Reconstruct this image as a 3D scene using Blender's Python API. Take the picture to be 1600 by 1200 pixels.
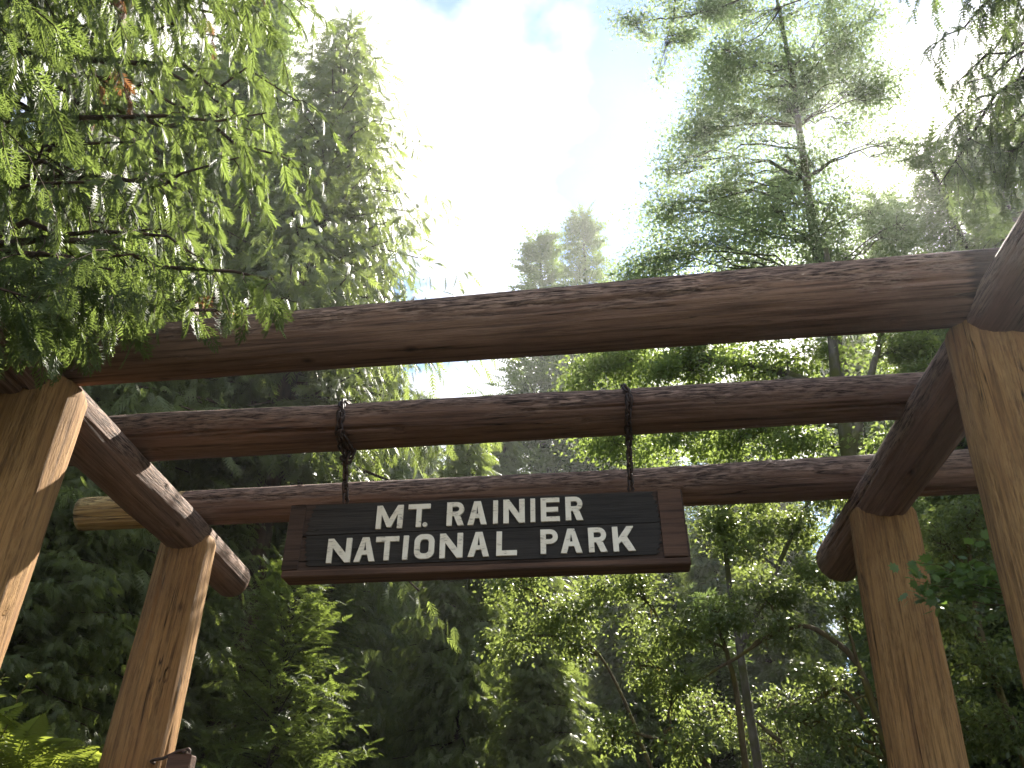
import bpy, math, random
import numpy as np
from mathutils import Vector, Matrix, noise as mnoise

scene = bpy.context.scene
for o in list(bpy.data.objects):
    bpy.data.objects.remove(o)
C = scene.collection

# ------------------------------------------------------------------ camera
cam_d = bpy.data.cameras.new('camera')
cam_d.sensor_width = 36.0
cam_d.lens = 1306.0 / 1600.0 * 36.0
cam_d.clip_start = 0.05
cam_d.clip_end = 2000
cam = bpy.data.objects.new('camera', cam_d)
C.objects.link(cam)
cam.location = (0, 0, 1.65)
cam.rotation_euler = (math.radians(90 + 33.7), 0, math.radians(5.2))
scene.camera = cam

# ------------------------------------------------------------------ sky, sun, exposure
SUN_ELEV, SUN_AZ = math.radians(46.0), math.radians(23.45)      # azimuth from +Y towards +X
world = bpy.data.worlds.new('World')
scene.world = world
world.use_nodes = True
nt = world.node_tree
nt.nodes.clear()
def wn(t, **k):
    n = nt.nodes.new(t)
    for a, b in k.items():
        setattr(n, a, b)
    return n
w_out = wn('ShaderNodeOutputWorld')
w_bg = wn('ShaderNodeBackground')
w_bg.inputs['Strength'].default_value = 0.076
w_sky = wn('ShaderNodeTexSky', sky_type='NISHITA')
w_sky.sun_disc = False
w_sky.sun_elevation = SUN_ELEV
w_sky.sun_rotation = SUN_AZ
w_sky.air_density = 1.0
w_sky.dust_density = 0.05
w_sky.ozone_density = 2.5
w_tc = wn('ShaderNodeTexCoord')
w_sep = wn('ShaderNodeSeparateXYZ')
w_max = wn('ShaderNodeMath', operation='MAXIMUM'); w_max.inputs[1].default_value = 0.08
w_dx = wn('ShaderNodeMath', operation='DIVIDE')
w_dy = wn('ShaderNodeMath', operation='DIVIDE')
w_cmb = wn('ShaderNodeCombineXYZ')
w_cmb.inputs['Z'].default_value = 16.2
w_noise = wn('ShaderNodeTexNoise')
w_noise.inputs['Scale'].default_value = 1.15
w_noise.inputs['Detail'].default_value = 7
w_noise.inputs['Roughness'].default_value = 0.52
w_ramp = wn('ShaderNodeMapRange')
w_ramp.inputs['From Min'].default_value = 0.475
w_ramp.inputs['From Max'].default_value = 0.58
w_mix = wn('ShaderNodeMix', data_type='RGBA')
w_mix.inputs['B'].default_value = (8.4, 8.0, 7.5, 1)
L = nt.links.new
L(w_tc.outputs['Generated'], w_sep.inputs[0])
L(w_sep.outputs['Z'], w_max.inputs[0])
L(w_sep.outputs['X'], w_dx.inputs[0]); L(w_max.outputs[0], w_dx.inputs[1])
L(w_sep.outputs['Y'], w_dy.inputs[0]); L(w_max.outputs[0], w_dy.inputs[1])
L(w_dx.outputs[0], w_cmb.inputs['X']); L(w_dy.outputs[0], w_cmb.inputs['Y'])
w_off = wn('ShaderNodeVectorMath', operation='ADD'); w_off.inputs[1].default_value = (-0.38, 0.0, 0.0)
L(w_cmb.outputs[0], w_off.inputs[0]); L(w_off.outputs[0], w_noise.inputs['Vector'])
L(w_noise.outputs['Fac'], w_ramp.inputs['Value'])
L(w_ramp.outputs[0], w_mix.inputs['Factor'])
L(w_sky.outputs[0], w_mix.inputs['A'])
L(w_mix.outputs['Result'], w_bg.inputs['Color'])
L(w_bg.outputs[0], w_out.inputs['Surface'])

sun_d = bpy.data.lights.new('sun', 'SUN')
sun_d.energy = 5.0
sun_d.angle = math.radians(0.53)
sun_d.color = (1.0, 0.93, 0.82)
sun = bpy.data.objects.new('sun', sun_d)
C.objects.link(sun)
SUN_DIR = Vector((math.sin(SUN_AZ) * math.cos(SUN_ELEV), math.cos(SUN_AZ) * math.cos(SUN_ELEV), math.sin(SUN_ELEV)))
sun.rotation_euler = SUN_DIR.to_track_quat('Z', 'Y').to_euler()

vs = scene.view_settings
vs.view_transform = 'Standard'
vs.look = 'None'
vs.exposure = 2.0
vs.gamma = 1.0
vs.use_curve_mapping = False
scene.cycles.max_bounces = 5
scene.cycles.diffuse_bounces = 3
scene.cycles.transmission_bounces = 4
scene.cycles.transparent_max_bounces = 4
scene.cycles.glossy_bounces = 2
scene.cycles.caustics_reflective = False
scene.cycles.caustics_refractive = False
scene.cycles.use_denoising = True

# ------------------------------------------------------------------ helpers
def tag(o, label=None, cat=None, group=None, kind=None):
    if label: o['label'] = label
    if cat: o['category'] = cat
    if group: o['group'] = group
    if kind: o['kind'] = kind
    return o

def empty(name, loc=(0, 0, 0), label=None, cat=None, group=None):
    o = bpy.data.objects.new(name, None)
    o.empty_display_size = 0.3
    o.location = loc
    C.objects.link(o)
    return tag(o, label, cat, group)

def link(name, mesh, parent=None, mat=None, matrix=None):
    if mat and not mesh.materials:
        mesh.materials.append(mat)
    o = bpy.data.objects.new(name, mesh)
    C.objects.link(o)
    if parent:
        o.parent = parent
    if matrix is not None:
        o.matrix_basis = matrix
    return o

def copy_tree(o, parent=None):
    c = o.copy()
    C.objects.link(c)
    c.parent = parent
    for ch in o.children:
        copy_tree(ch, c)
    return c

def np_mesh(name, V, F, rnd=None, smooth=False):
    """triangle mesh from arrays"""
    V = np.asarray(V, np.float32); F = np.asarray(F, np.int32)
    me = bpy.data.meshes.new(name)
    me.vertices.add(len(V)); me.vertices.foreach_set('co', V.ravel())
    k = F.shape[1]
    me.loops.add(F.size); me.loops.foreach_set('vertex_index', F.ravel())
    me.polygons.add(len(F))
    me.polygons.foreach_set('loop_start', np.arange(0, F.size, k, dtype=np.int32))
    me.polygons.foreach_set('loop_total', np.full(len(F), k, np.int32))
    if smooth:
        me.polygons.foreach_set('use_smooth', np.ones(len(F), bool))
    me.update(calc_edges=True)
    if rnd is not None:
        a = me.attributes.new('rnd', 'FLOAT', 'POINT')
        a.data.foreach_set('value', np.asarray(rnd, np.float32))
    return me

def unit(a):
    a = np.asarray(a, float)
    return a / np.maximum(np.linalg.norm(a, axis=-1, keepdims=True), 1e-9)

class Acc:
    """collects triangles of one mesh"""
    def __init__(s):
        s.v, s.f, s.r, s.n = [], [], [], 0
    def add(s, V, F, r=0.5):
        V = np.asarray(V, float)
        s.v.append(V); s.f.append(np.asarray(F) + s.n)
        s.r.append(np.full(len(V), r) if np.isscalar(r) else np.asarray(r))
        s.n += len(V)
    def inst(s, T, pos, X, N, scale, r):
        TV, TF = T
        pos = np.asarray(pos, float)
        if len(pos) == 0: return
        X = unit(X); N = np.asarray(N, float)
        N = unit(N - (N * X).sum(1, keepdims=True) * X)
        Y = np.cross(N, X)
        sc = np.asarray(scale, float)[:, None, None]
        V = pos[:, None, :] + sc * (TV[None, :, 0:1] * X[:, None, :] + TV[None, :, 1:2] * Y[:, None, :] + TV[None, :, 2:3] * N[:, None, :])
        n = len(pos); k = len(TV)
        F = TF[None] + (np.arange(n) * k)[:, None, None]
        s.add(V.reshape(-1, 3), F.reshape(-1, 3), np.repeat(np.asarray(r), k))
    def tube(s, P, R, sides=5, r=0.5, cap=True):
        P = np.asarray(P, float); R = np.asarray(R, float); n = len(P)
        T = unit(np.gradient(P, axis=0))
        ref = np.array([0.31, 0.17, 0.93]) if abs(T[0][2]) < 0.8 else np.array([0.93, 0.3, 0.2])
        A = unit(np.cross(T, ref)); B = np.cross(T, A)
        th = np.linspace(0, 2 * np.pi, sides, endpoint=False)
        V = P[:, None, :] + R[:, None, None] * (np.cos(th)[None, :, None] * A[:, None, :] + np.sin(th)[None, :, None] * B[:, None, :])
        i = np.arange(n - 1)[:, None] * sides; j = np.arange(sides)[None, :]; j2 = (j + 1) % sides
        a, b, c, d = i + j, i + j2, i + sides + j2, i + sides + j
        F = np.concatenate([np.stack([a, b, c], -1).reshape(-1, 3), np.stack([a, c, d], -1).reshape(-1, 3)])
        s.add(V.reshape(-1, 3), F, r)
    def mesh(s, name, smooth=False):
        return np_mesh(name, np.concatenate(s.v), np.concatenate(s.f), np.concatenate(s.r), smooth)

def box_mesh(name, sx, sy, sz, bev=0.0, seed=0, jit=0.0):
    """bevelled box centred on the origin, slightly uneven"""
    import bmesh
    bm = bmesh.new()
    bmesh.ops.create_cube(bm, size=1.0)
    for v in bm.verts:
        v.co = Vector((v.co.x * sx, v.co.y * sy, v.co.z * sz))
    if bev > 0:
        bmesh.ops.bevel(bm, geom=list(bm.edges), offset=bev, segments=2, affect='EDGES', profile=0.6)
    if jit:
        rg = random.Random(seed)
        for v in bm.verts:
            v.co += Vector((rg.uniform(-jit, jit), rg.uniform(-jit, jit), rg.uniform(-jit, jit)))
    me = bpy.data.meshes.new(name)
    bm.to_mesh(me); bm.free()
    return me

# ------------------------------------------------------------------ materials
class Mat:
    def __init__(s, name):
        s.m = bpy.data.materials.new(name); s.m.use_nodes = True
        s.t = s.m.node_tree; s.t.nodes.clear()
        s.out = s.n('ShaderNodeOutputMaterial')
    def n(s, typ, **k):
        nd = s.t.nodes.new(typ)
        for a, b in k.items():
            if a.startswith('i_'):
                nd.inputs[a[2:].replace('_', ' ')].default_value = b
            else:
                setattr(nd, a, b)
        return nd
    def l(s, a, b): s.t.links.new(a, b)
    def noise(s, vec, scale, detail=4, rough=0.55, dist=0.0):
        nd = s.n('ShaderNodeTexNoise')
        nd.inputs['Scale'].default_value = scale; nd.inputs['Detail'].default_value = detail
        nd.inputs['Roughness'].default_value = rough; nd.inputs['Distortion'].default_value = dist
        s.l(vec, nd.inputs['Vector']); return nd.outputs['Fac']
    def mapping(s, vec, scale, loc=(0, 0, 0)):
        nd = s.n('ShaderNodeMapping')
        nd.inputs['Scale'].default_value = scale; nd.inputs['Location'].default_value = loc
        s.l(vec, nd.inputs['Vector']); return nd.outputs[0]
    def rng(s, val, a, b, c=0.0, d=1.0):
        nd = s.n('ShaderNodeMapRange')
        for k, x in zip(('From Min', 'From Max', 'To Min', 'To Max'), (a, b, c, d)):
            nd.inputs[k].default_value = x
        s.l(val, nd.inputs['Value']); return nd.outputs[0]
    def math(s, op, a, b):
        nd = s.n('ShaderNodeMath', operation=op)
        for k, x in enumerate((a, b)):
            if hasattr(x, 'is_linked') or hasattr(x, 'links'): s.l(x, nd.inputs[k])
            else: nd.inputs[k].default_value = x
        return nd.outputs[0]
    def mix(s, fac, a, b, blend='MIX'):
        nd = s.n('ShaderNodeMix', data_type='RGBA', blend_type=blend)
        if isinstance(fac, float): nd.inputs['Factor'].default_value = fac
        else: s.l(fac, nd.inputs['Factor'])
        for k, x in (('A', a), ('B', b)):
            if isinstance(x, tuple): nd.inputs[k].default_value = (*x, 1)
            else: s.l(x, nd.inputs[k])
        return nd.outputs['Result']
    def bump(s, h, strength=0.5, dist=0.02, normal=None):
        nd = s.n('ShaderNodeBump')
        nd.inputs['Strength'].default_value = strength; nd.inputs['Distance'].default_value = dist
        s.l(h, nd.inputs['Height'])
        if normal is not None: s.l(normal, nd.inputs['Normal'])
        return nd.outputs[0]
    def finish(s, col, rough=0.8, normal=None, spec=0.25, metal=0.0):
        b = s.n('ShaderNodeBsdfPrincipled')
        if isinstance(col, tuple): b.inputs['Base Color'].default_value = (*col, 1)
        else: s.l(col, b.inputs['Base Color'])
        if isinstance(rough, float): b.inputs['Roughness'].default_value = rough
        else: s.l(rough, b.inputs['Roughness'])
        b.inputs['Specular IOR Level'].default_value = spec
        b.inputs['Metallic'].default_value = metal
        if normal is not None: s.l(normal, b.inputs['Normal'])
        s.l(b.outputs[0], s.out.inputs['Surface'])
        return s.m

def wood(name, dark, mid, light, grain=1.0, knots=True, seed=0.0, axis=2, weather=1.0):
    """weathered peeled log; grain runs along the object's local axis"""
    m = Mat(name)
    tc = m.n('ShaderNodeTexCoord').outputs['Object']
    oi = m.n('ShaderNodeObjectInfo').outputs['Random']
    off = m.n('ShaderNodeVectorMath', operation='ADD')
    cmb = m.n('ShaderNodeCombineXYZ')
    for k in range(3):
        m.l(m.math('MULTIPLY', oi, 37.0 + 11 * k), cmb.inputs[k])
    m.l(tc, off.inputs[0]); m.l(cmb.outputs[0], off.inputs[1])
    v = off.outputs[0]
    def st(a, b):
        s3 = [a, a, a]; s3[axis] = b
        return m.mapping(v, tuple(s3), (seed, seed * 1.7, seed * .3))
    big = m.noise(st(3.0, 0.7), 1.0, 5, 0.6, 0.2)
    streak = m.noise(st(26, 0.8), 1.0, 5, 0.62)
    fine = m.noise(st(130, 3.5), 1.0, 4, 0.65)
    fleck = m.noise(st(60, 6.5), 1.0, 4, 0.7)
    patch = m.noise(st(6, 1.5), 1.0, 4, 0.6)
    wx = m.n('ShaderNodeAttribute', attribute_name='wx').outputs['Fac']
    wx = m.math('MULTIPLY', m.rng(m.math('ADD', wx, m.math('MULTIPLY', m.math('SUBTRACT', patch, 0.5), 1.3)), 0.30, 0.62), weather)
    crack_n = m.noise(st(8, 0.22), 1.0, 3, 0.5)
    crack = m.rng(m.math('ABSOLUTE', m.math('SUBTRACT', crack_n, 0.5), 0.0), 0.0, 0.009, 1.0, 0.0)
    crack = m.math('MULTIPLY', crack, m.rng(m.noise(st(2.6, 0.7), 1.0, 3), 0.54, 0.60))
    col = m.mix(m.rng(big, 0.32, 0.68), mid, light)
    col = m.mix(m.rng(streak, 0.47, 0.70, 0.0, 0.9), col, dark)
    col = m.mix(m.rng(fine, 0.50, 0.78, 0.0, 0.65), col, dark)
    # weathered upper side: paler, with short dark checks
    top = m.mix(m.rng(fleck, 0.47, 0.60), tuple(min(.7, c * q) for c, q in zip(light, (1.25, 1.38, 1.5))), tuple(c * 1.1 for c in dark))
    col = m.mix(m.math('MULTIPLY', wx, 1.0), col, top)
    pale = m.math('MULTIPLY', m.rng(m.noise(st(45, 2.6), 1.0, 2), 0.66, 0.72), m.rng(patch, 0.48, 0.6))
    col = m.mix(m.math('MULTIPLY', pale, 0.5), col, tuple(min(.7, c * 1.5) for c in light))
    h = m.math('ADD', m.math('MULTIPLY', fine, 0.25), m.math('SUBTRACT', m.math('MULTIPLY', patch, 0.4), m.math('MULTIPLY', streak, 0.35)))
    h = m.math('SUBTRACT', h, m.math('MULTIPLY', m.math('MULTIPLY', m.rng(fleck, 0.45, 0.62), wx), 0.8))
    dk = m.n('ShaderNodeAttribute', attribute_name='dk').outputs['Fac']
    dk = m.rng(m.math('ADD', dk, m.math('MULTIPLY', m.math('SUBTRACT', streak, 0.5), 1.2)), 0.4, 0.7)
    col = m.mix(m.math('MULTIPLY', dk, 0.8), col, tuple(c * .55 for c in dark))
    if knots:
        vo = m.n('ShaderNodeTexVoronoi'); vo.inputs['Scale'].default_value = 1.0
        m.l(st(2.3, 1.25), vo.inputs['Vector'])
        kn = m.math('MULTIPLY', m.rng(vo.outputs['Distance'], 0.02, 0.10, 1.0, 0.0), m.rng(vo.outputs['Color'], 0.45, 0.5))
        col = m.mix(m.math('MULTIPLY', kn, 0.8), col, (0.022, 0.013, 0.009))
        h = m.math('SUBTRACT', h, m.math('MULTIPLY', kn, 0.5))
    col = m.mix(m.math('MULTIPLY', crack, 0.9), col, (0.014, 0.009, 0.006))
    h = m.math('SUBTRACT', h, m.math('MULTIPLY', crack, 1.2))
    return m.finish(col, 0.8, m.bump(h, 1.0 * grain, 0.028), 0.25)

def foliage(name, a, b, trans, rough=0.5, tw=0.45, spec=0.35, patch=0.35):
    m = Mat(name)
    at = m.n('ShaderNodeAttribute', attribute_name='rnd').outputs['Fac']
    tc = m.n('ShaderNodeTexCoord').outputs['Object']
    big = m.noise(tc, 0.7, 2)
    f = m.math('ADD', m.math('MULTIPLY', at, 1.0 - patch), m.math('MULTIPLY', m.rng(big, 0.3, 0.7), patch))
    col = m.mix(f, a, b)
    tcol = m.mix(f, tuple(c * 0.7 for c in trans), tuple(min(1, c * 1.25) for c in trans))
    p = m.n('ShaderNodeBsdfPrincipled')
    m.l(col, p.inputs['Base Color']); p.inputs['Roughness'].default_value = rough
    p.inputs['Specular IOR Level'].default_value = spec
    t = m.n('ShaderNodeBsdfTranslucent'); m.l(tcol, t.inputs['Color'])
    x = m.n('ShaderNodeMixShader'); x.inputs[0].default_value = tw
    m.l(p.outputs[0], x.inputs[1]); m.l(t.outputs[0], x.inputs[2])
    m.l(x.outputs[0], m.out.inputs['Surface'])
    return m.m

def bark(name, a, b, moss=None, sc=1.0):
    m = Mat(name)
    tc = m.n('ShaderNodeTexCoord').outputs['Object']
    n1 = m.noise(m.mapping(tc, (9 * sc, 9 * sc, 1.6 * sc)), 1.0, 5, 0.65)
    col = m.mix(m.rng(n1, 0.35, 0.68), a, b)
    if moss:
        n2 = m.noise(tc, 2.2, 4)
        col = m.mix(m.rng(n2, 0.42, 0.58), col, moss)
    return m.finish(col, 0.9, m.bump(n1, 0.8, 0.03), 0.15)

M = {}
M['log'] = wood('weathered_log', (0.040, 0.023, 0.017), (0.150, 0.084, 0.058), (0.245, 0.146, 0.098), seed=1.0)
M['post'] = wood('peeled_post', (0.066, 0.031, 0.013), (0.245, 0.124, 0.048), (0.390, 0.222, 0.085), 1.0, seed=4.0, weather=0.25)
M['pale'] = wood('pale_log', (0.120, 0.066, 0.028), (0.400, 0.250, 0.100), (0.560, 0.370, 0.150), seed=6.0)
M['plank'] = wood('sign_plank', (0.020, 0.013, 0.010), (0.055, 0.034, 0.026), (0.090, 0.056, 0.042), 0.8, False, 7.0, 0, 0.0)
M['ledge'] = wood('sign_ledge', (0.030, 0.018, 0.013), (0.088, 0.048, 0.033), (0.140, 0.080, 0.054), 0.8, True, 9.0, 0, 0.0)
M['paint'] = wood('dark_paint', (0.013, 0.012, 0.011), (0.027, 0.024, 0.022), (0.046, 0.040, 0.036), 0.7, False, 3.0, 0, 0.0)
def white_letter():
    m = Mat('letter_paint')
    tc = m.n('ShaderNodeTexCoord').outputs['Object']
    oi = m.n('ShaderNodeObjectInfo').outputs['Random']
    ad = m.n('ShaderNodeVectorMath', operation='ADD')
    cb = m.n('ShaderNodeCombineXYZ'); m.l(m.math('MULTIPLY', oi, 50.0), cb.inputs[0])
    m.l(tc, ad.inputs[0]); m.l(cb.outputs[0], ad.inputs[1])
    n1 = m.noise(m.mapping(ad.outputs[0], (14, 14, 60)), 1.0, 5, 0.7)
    n2 = m.noise(ad.outputs[0], 9.0, 3)
    wear = m.math('MULTIPLY', m.rng(n1, 0.52, 0.64), m.rng(n2, 0.46, 0.60))
    col = m.mix(m.rng(n2, 0.3, 0.7), (0.84, 0.79, 0.68), (0.76, 0.69, 0.56))
    col = m.mix(m.math('MULTIPLY', wear, 0.75), col, (0.16, 0.13, 0.10))
    return m.finish(col, 0.6, m.bump(n1, 0.25, 0.004), 0.3)
M['letter'] = white_letter()
def iron():
    m = Mat('rusty_iron')
    tc = m.n('ShaderNodeTexCoord').outputs['Object']
    n1 = m.noise(tc, 40.0, 4)
    col = m.mix(m.rng(n1, 0.4, 0.65), (0.035, 0.030, 0.028), (0.085, 0.045, 0.028))
    return m.finish(col, 0.6, m.bump(n1, 0.4, 0.004), 0.4, 0.5)
M['iron'] = iron()
M['cedar'] = foliage('cedar_foliage', (0.058, 0.080, 0.026), (0.125, 0.158, 0.050), (0.30, 0.38, 0.08), 0.42, 0.46, 0.5)
M['near_cedar'] = foliage('near_cedar_foliage', (0.024, 0.046, 0.014), (0.085, 0.112, 0.036), (0.26, 0.35, 0.075), 0.48, 0.44, 0.3)
M['hemlock'] = foliage('hemlock_foliage', (0.048, 0.070, 0.027), (0.112, 0.146, 0.050), (0.24, 0.34, 0.08), 0.48, 0.40, 0.4)
M['young_fir'] = foliage('young_fir_foliage', (0.048, 0.080, 0.022), (0.120, 0.165, 0.042), (0.26, 0.34, 0.06), 0.5, 0.40, 0.35)
M['alder'] = foliage('alder_leaves', (0.050, 0.078, 0.030), (0.100, 0.138, 0.056), (0.32, 0.42, 0.17), 0.45, 0.55, 0.4)
M['maple'] = foliage('maple_leaves', (0.055, 0.100, 0.020), (0.105, 0.150, 0.040), (0.32, 0.42, 0.09), 0.42, 0.48, 0.5)
M['vine'] = foliage('vine_maple_leaves', (0.045, 0.085, 0.020), (0.095, 0.130, 0.036), (0.28, 0.35, 0.08), 0.40, 0.44, 0.55)
M['near_maple'] = foliage('near_maple_leaves', (0.060, 0.120, 0.030), (0.110, 0.190, 0.045), (0.22, 0.36, 0.06), 0.42, 0.4, 0.5)
M['fern'] = foliage('fern_fronds', (0.080, 0.120, 0.025), (0.150, 0.190, 0.040), (0.42, 0.50, 0.07), 0.5, 0.42, 0.35)
M['dead'] = foliage('dead_cedar_foliage', (0.10, 0.045, 0.020), (0.20, 0.095, 0.042), (0.36, 0.16, 0.06), 0.6, 0.4, 0.2)
M['moss'] = foliage('hanging_moss', (0.085, 0.080, 0.020), (0.170, 0.140, 0.040), (0.40, 0.34, 0.08), 0.8, 0.4, 0.1)
M['bark_cedar'] = bark('cedar_bark', (0.030, 0.020, 0.014), (0.105, 0.070, 0.048))
M['bark_fir'] = bark('fir_bark', (0.022, 0.018, 0.014), (0.080, 0.065, 0.052))
M['bark_alder'] = bark('alder_bark', (0.050, 0.045, 0.036), (0.170, 0.155, 0.130), (0.070, 0.075, 0.022))
M['bark_vine'] = bark('vine_maple_bark', (0.060, 0.048, 0.028), (0.150, 0.120, 0.070), (0.110, 0.100, 0.028), 2.0)

# ------------------------------------------------------------------ terrain, road
def sstep(a, b, x):
    t = np.clip((x - a) / (b - a), 0, 1)
    return t * t * (3 - 2 * t)
def ground_h(x, y):
    x = np.asarray(x, float); y = np.asarray(y, float)
    near = sstep(3.0, 8.2, y)
    left = sstep(-5.0, -5.8, x) * (0.5 + 2.35 * near) + sstep(-6.4, -9, x) * .5 + sstep(-8, -40, x) * 5.0
    right = sstep(4.6, 9.0, x) * 0.7 + sstep(9, 45, x) * 3.0
    back = sstep(15, 26, y) * 0.8 * (sstep(-4.4, -7, x) + sstep(2.8, 6, x)).clip(0, 1) + sstep(28, 120, y) * 9.0
    wob = 0.12 * np.sin(x * 1.3 + 0.6 * np.sin(y * .9)) * np.cos(y * 1.1) * (np.abs(x + .7) > 4.2)
    return left + right + back + wob - 0.02

def ground():
    xs = np.unique(np.concatenate([np.linspace(-260, -30, 24), np.linspace(-30, 30, 121), np.linspace(30, 260, 24)]))
    ys = np.unique(np.concatenate([np.linspace(-200, -10, 20), np.linspace(-10, 50, 121), np.linspace(50, 320, 28)]))
    X, Y = np.meshgrid(xs, ys)
    V = np.stack([X, Y, ground_h(X, Y)], -1).reshape(-1, 3)
    nx = len(xs); i, j = np.meshgrid(np.arange(len(ys) - 1), np.arange(nx - 1), indexing='ij')
    a = (i * nx + j).ravel()
    F = np.stack([a, a + 1, a + nx + 1, a + nx], -1)
    m = Mat('forest_floor')
    tc = m.n('ShaderNodeTexCoord').outputs['Object']
    n1 = m.noise(tc, 0.8, 5); n2 = m.noise(tc, 14.0, 4)
    col = m.mix(m.rng(n1, 0.4, 0.6), (0.075, 0.055, 0.035), (0.050, 0.075, 0.022))
    col = m.mix(m.rng(n2, 0.45, 0.75), col, (0.120, 0.095, 0.060))
    o = link('ground', np_mesh('ground', V, F, smooth=True), None, m.finish(col, 0.95, m.bump(n2, 0.8, 0.05), 0.1))
    tag(o, kind='structure')
    # asphalt road through the gateway
    m = Mat('asphalt')
    tc = m.n('ShaderNodeTexCoord').outputs['Object']
    n1 = m.noise(tc, 90.0, 3); n2 = m.noise(tc, 0.6, 4)
    col = m.mix(m.rng(n2, 0.35, 0.65), (0.060, 0.058, 0.056), (0.085, 0.082, 0.078))
    col = m.mix(m.rng(n1, 0.5, 0.8), col, (0.13, 0.125, 0.12))
    ma = m.finish(col, 0.9, m.bump(n1, 0.6, 0.006), 0.2)
    def strip(x0, x1, y0, y1, z, n=60):
        ys = np.linspace(y0, y1, n)
        zc = ground_h(np.full(n, -0.7), ys) + z
        V = np.concatenate([np.stack([np.full(n, x0), ys, zc], -1), np.stack([np.full(n, x1), ys, zc], -1)])
        a = np.arange(n - 1)
        return V, np.stack([a, a + n, a + n + 1, a + 1], -1)
    tag(link('road', np_mesh('road', *strip(-4.0, 2.2, -150, 120, 0.03)), None, ma), kind='structure')
    m = Mat('road_paint')
    n1 = m.noise(m.n('ShaderNodeTexCoord').outputs['Object'], 30.0, 4)
    my = m.finish(m.mix(m.rng(n1, 0.45, 0.7), (0.55, 0.38, 0.04), (0.25, 0.19, 0.06)), 0.8)
    for k, x in enumerate((-0.86, -0.66)):
        tag(link('road_marking', np_mesh('road_marking', *strip(x, x + 0.1, -150, 120, 0.034)), None, my), kind='structure')
ground()

# ------------------------------------------------------------------ log gateway
def fbm(x, y, z):
    return mnoise.noise((x, y, z)) + 0.5 * mnoise.noise((2.1 * x, 2.1 * y, 2.1 * z)) + 0.25 * mnoise.noise((4.3 * x, 4.3 * y, 4.3 * z))

def log_mesh(name, Ln, r0, r1, seed, flute=0.035, step=0.06, cham0=0.05, cham1=0.05, bend=0.02, knots=6, cracks=9, pale=0.0, dark=0.0):
    """tapered, fluted, slightly crooked log along local +Z with drying cracks and knots in its surface"""
    rg = random.Random(seed)
    na = 120
    n = max(8, int(Ln / step))
    kn = [(rg.uniform(0, 2 * math.pi), rg.uniform(0.05, 0.95) * Ln, rg.uniform(0.025, 0.05), rg.choice((-.03, -.02, .018, .028))) for _ in range(knots)]
    ck = []
    for _ in range(cracks):
        z0 = rg.uniform(-.1, .9) * Ln
        ck.append((rg.uniform(0, 2 * math.pi), z0, z0 + rg.uniform(.5, 2.6), rg.uniform(.008, .016), rg.uniform(.015, .04), rg.uniform(0, 50)))
    rings = [(t * Ln, 0.0) for t in np.linspace(0, 1, n)]
    rings[0] = (0.0, cham0); rings[-1] = (Ln, cham1)
    if cham0: rings.insert(1, (cham0 * 0.9, 0.012))
    if cham1: rings.insert(-1, (Ln - cham1 * 0.9, 0.012))
    ang = np.arange(na) * 2 * math.pi / na
    CA_, SA_ = np.cos(ang), np.sin(ang)
    V, F = [], []
    nz = mnoise.noise
    for z, c in rings:
        t = z / Ln
        cx = bend * fbm(seed * 1.3, 0.2, z * 0.22); cy = bend * fbm(0.7, seed * 2.1, z * 0.22)
        base = (r0 + (r1 - r0) * t) * (1 + .012 * nz((seed, 0.5, z * 1.3))) - c
        rr = np.array([flute * fbm(ca * 1.1 + seed, sa * 1.1, z * 0.22) + 0.020 * fbm(ca * 4.5, sa * 4.5 + seed, z * 0.5)
                       + 0.016 * nz((ca * 11, sa * 11, z * 0.8 + seed)) + 0.010 * nz((ca * 24, sa * 24, z * 1.6 + seed)) for ca, sa in zip(CA_, SA_)])
        r = base * (1 + rr)
        for ka, kz, kr, kh in kn:
            if abs(z - kz) < 4 * kr:
                da = np.arctan2(np.sin(ang - ka), np.cos(ang - ka)) * base
                r = r + kh * np.exp(-(da * da + (z - kz) ** 2 * 0.6) / (kr * kr))
        for a0, z0, z1, w, dp, sd in ck:
            if z0 < z < z1:
                env = min(1, 4 * (z - z0) / (z1 - z0), 4 * (z1 - z) / (z1 - z0)) ** .5
                aa = a0 + .10 * nz((sd, 1.0, z * .9)) + .03 * nz((sd, 4.0, z * 4))
                da = np.arctan2(np.sin(ang - aa), np.cos(ang - aa)) * base
                r = r - dp * env * np.exp(-(da / w) ** 2)
        V.append(np.stack([cx + r * CA_, cy + r * SA_, np.full(na, z)], -1))
    m = len(rings)
    i = np.arange(m - 1)[:, None] * na; k = np.arange(na)[None]; k2 = (k + 1) % na
    Q = np.stack([i + k, i + k2, i + na + k2, i + na + k], -1).reshape(-1, 4)
    V = np.concatenate(V)
    # end grain: cap as a fan round the heart
    c0 = len(V); V = np.concatenate([V, [V[:na].mean(0) + (0, 0, -.004), V[(m - 1) * na:].mean(0) + (0, 0, .004)]])
    me = bpy.data.meshes.new(name)
    F = [tuple(q) for q in Q.tolist()] + [(c0, int((j + 1) % na), int(j)) for j in range(na)] + [(c0 + 1, (m - 1) * na + j, (m - 1) * na + (j + 1) % na) for j in range(na)]
    me.from_pydata(V.tolist(), [], F)
    sm = np.ones(len(F), bool); sm[-2 * na:] = False
    me.polygons.foreach_set('use_smooth', sm)
    if dark > 0:                                                  # darker towards the far end of the log
        at = me.attributes.new('dk', 'FLOAT', 'POINT')
        at.data.foreach_set('value', np.clip((V[:, 2] - (Ln - dark)) / .30 + .5, 0, 1).astype(np.float32))
    if pale > 0:                                                  # paler, yellower first stretch of the log
        zc = np.array([p.center.z for p in me.polygons])
        me.materials.append(M['log']); me.materials.append(M['pale'])
        me.polygons.foreach_set('material_index', (zc < pale).astype(np.int32))
    me.update()
    return me

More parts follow.
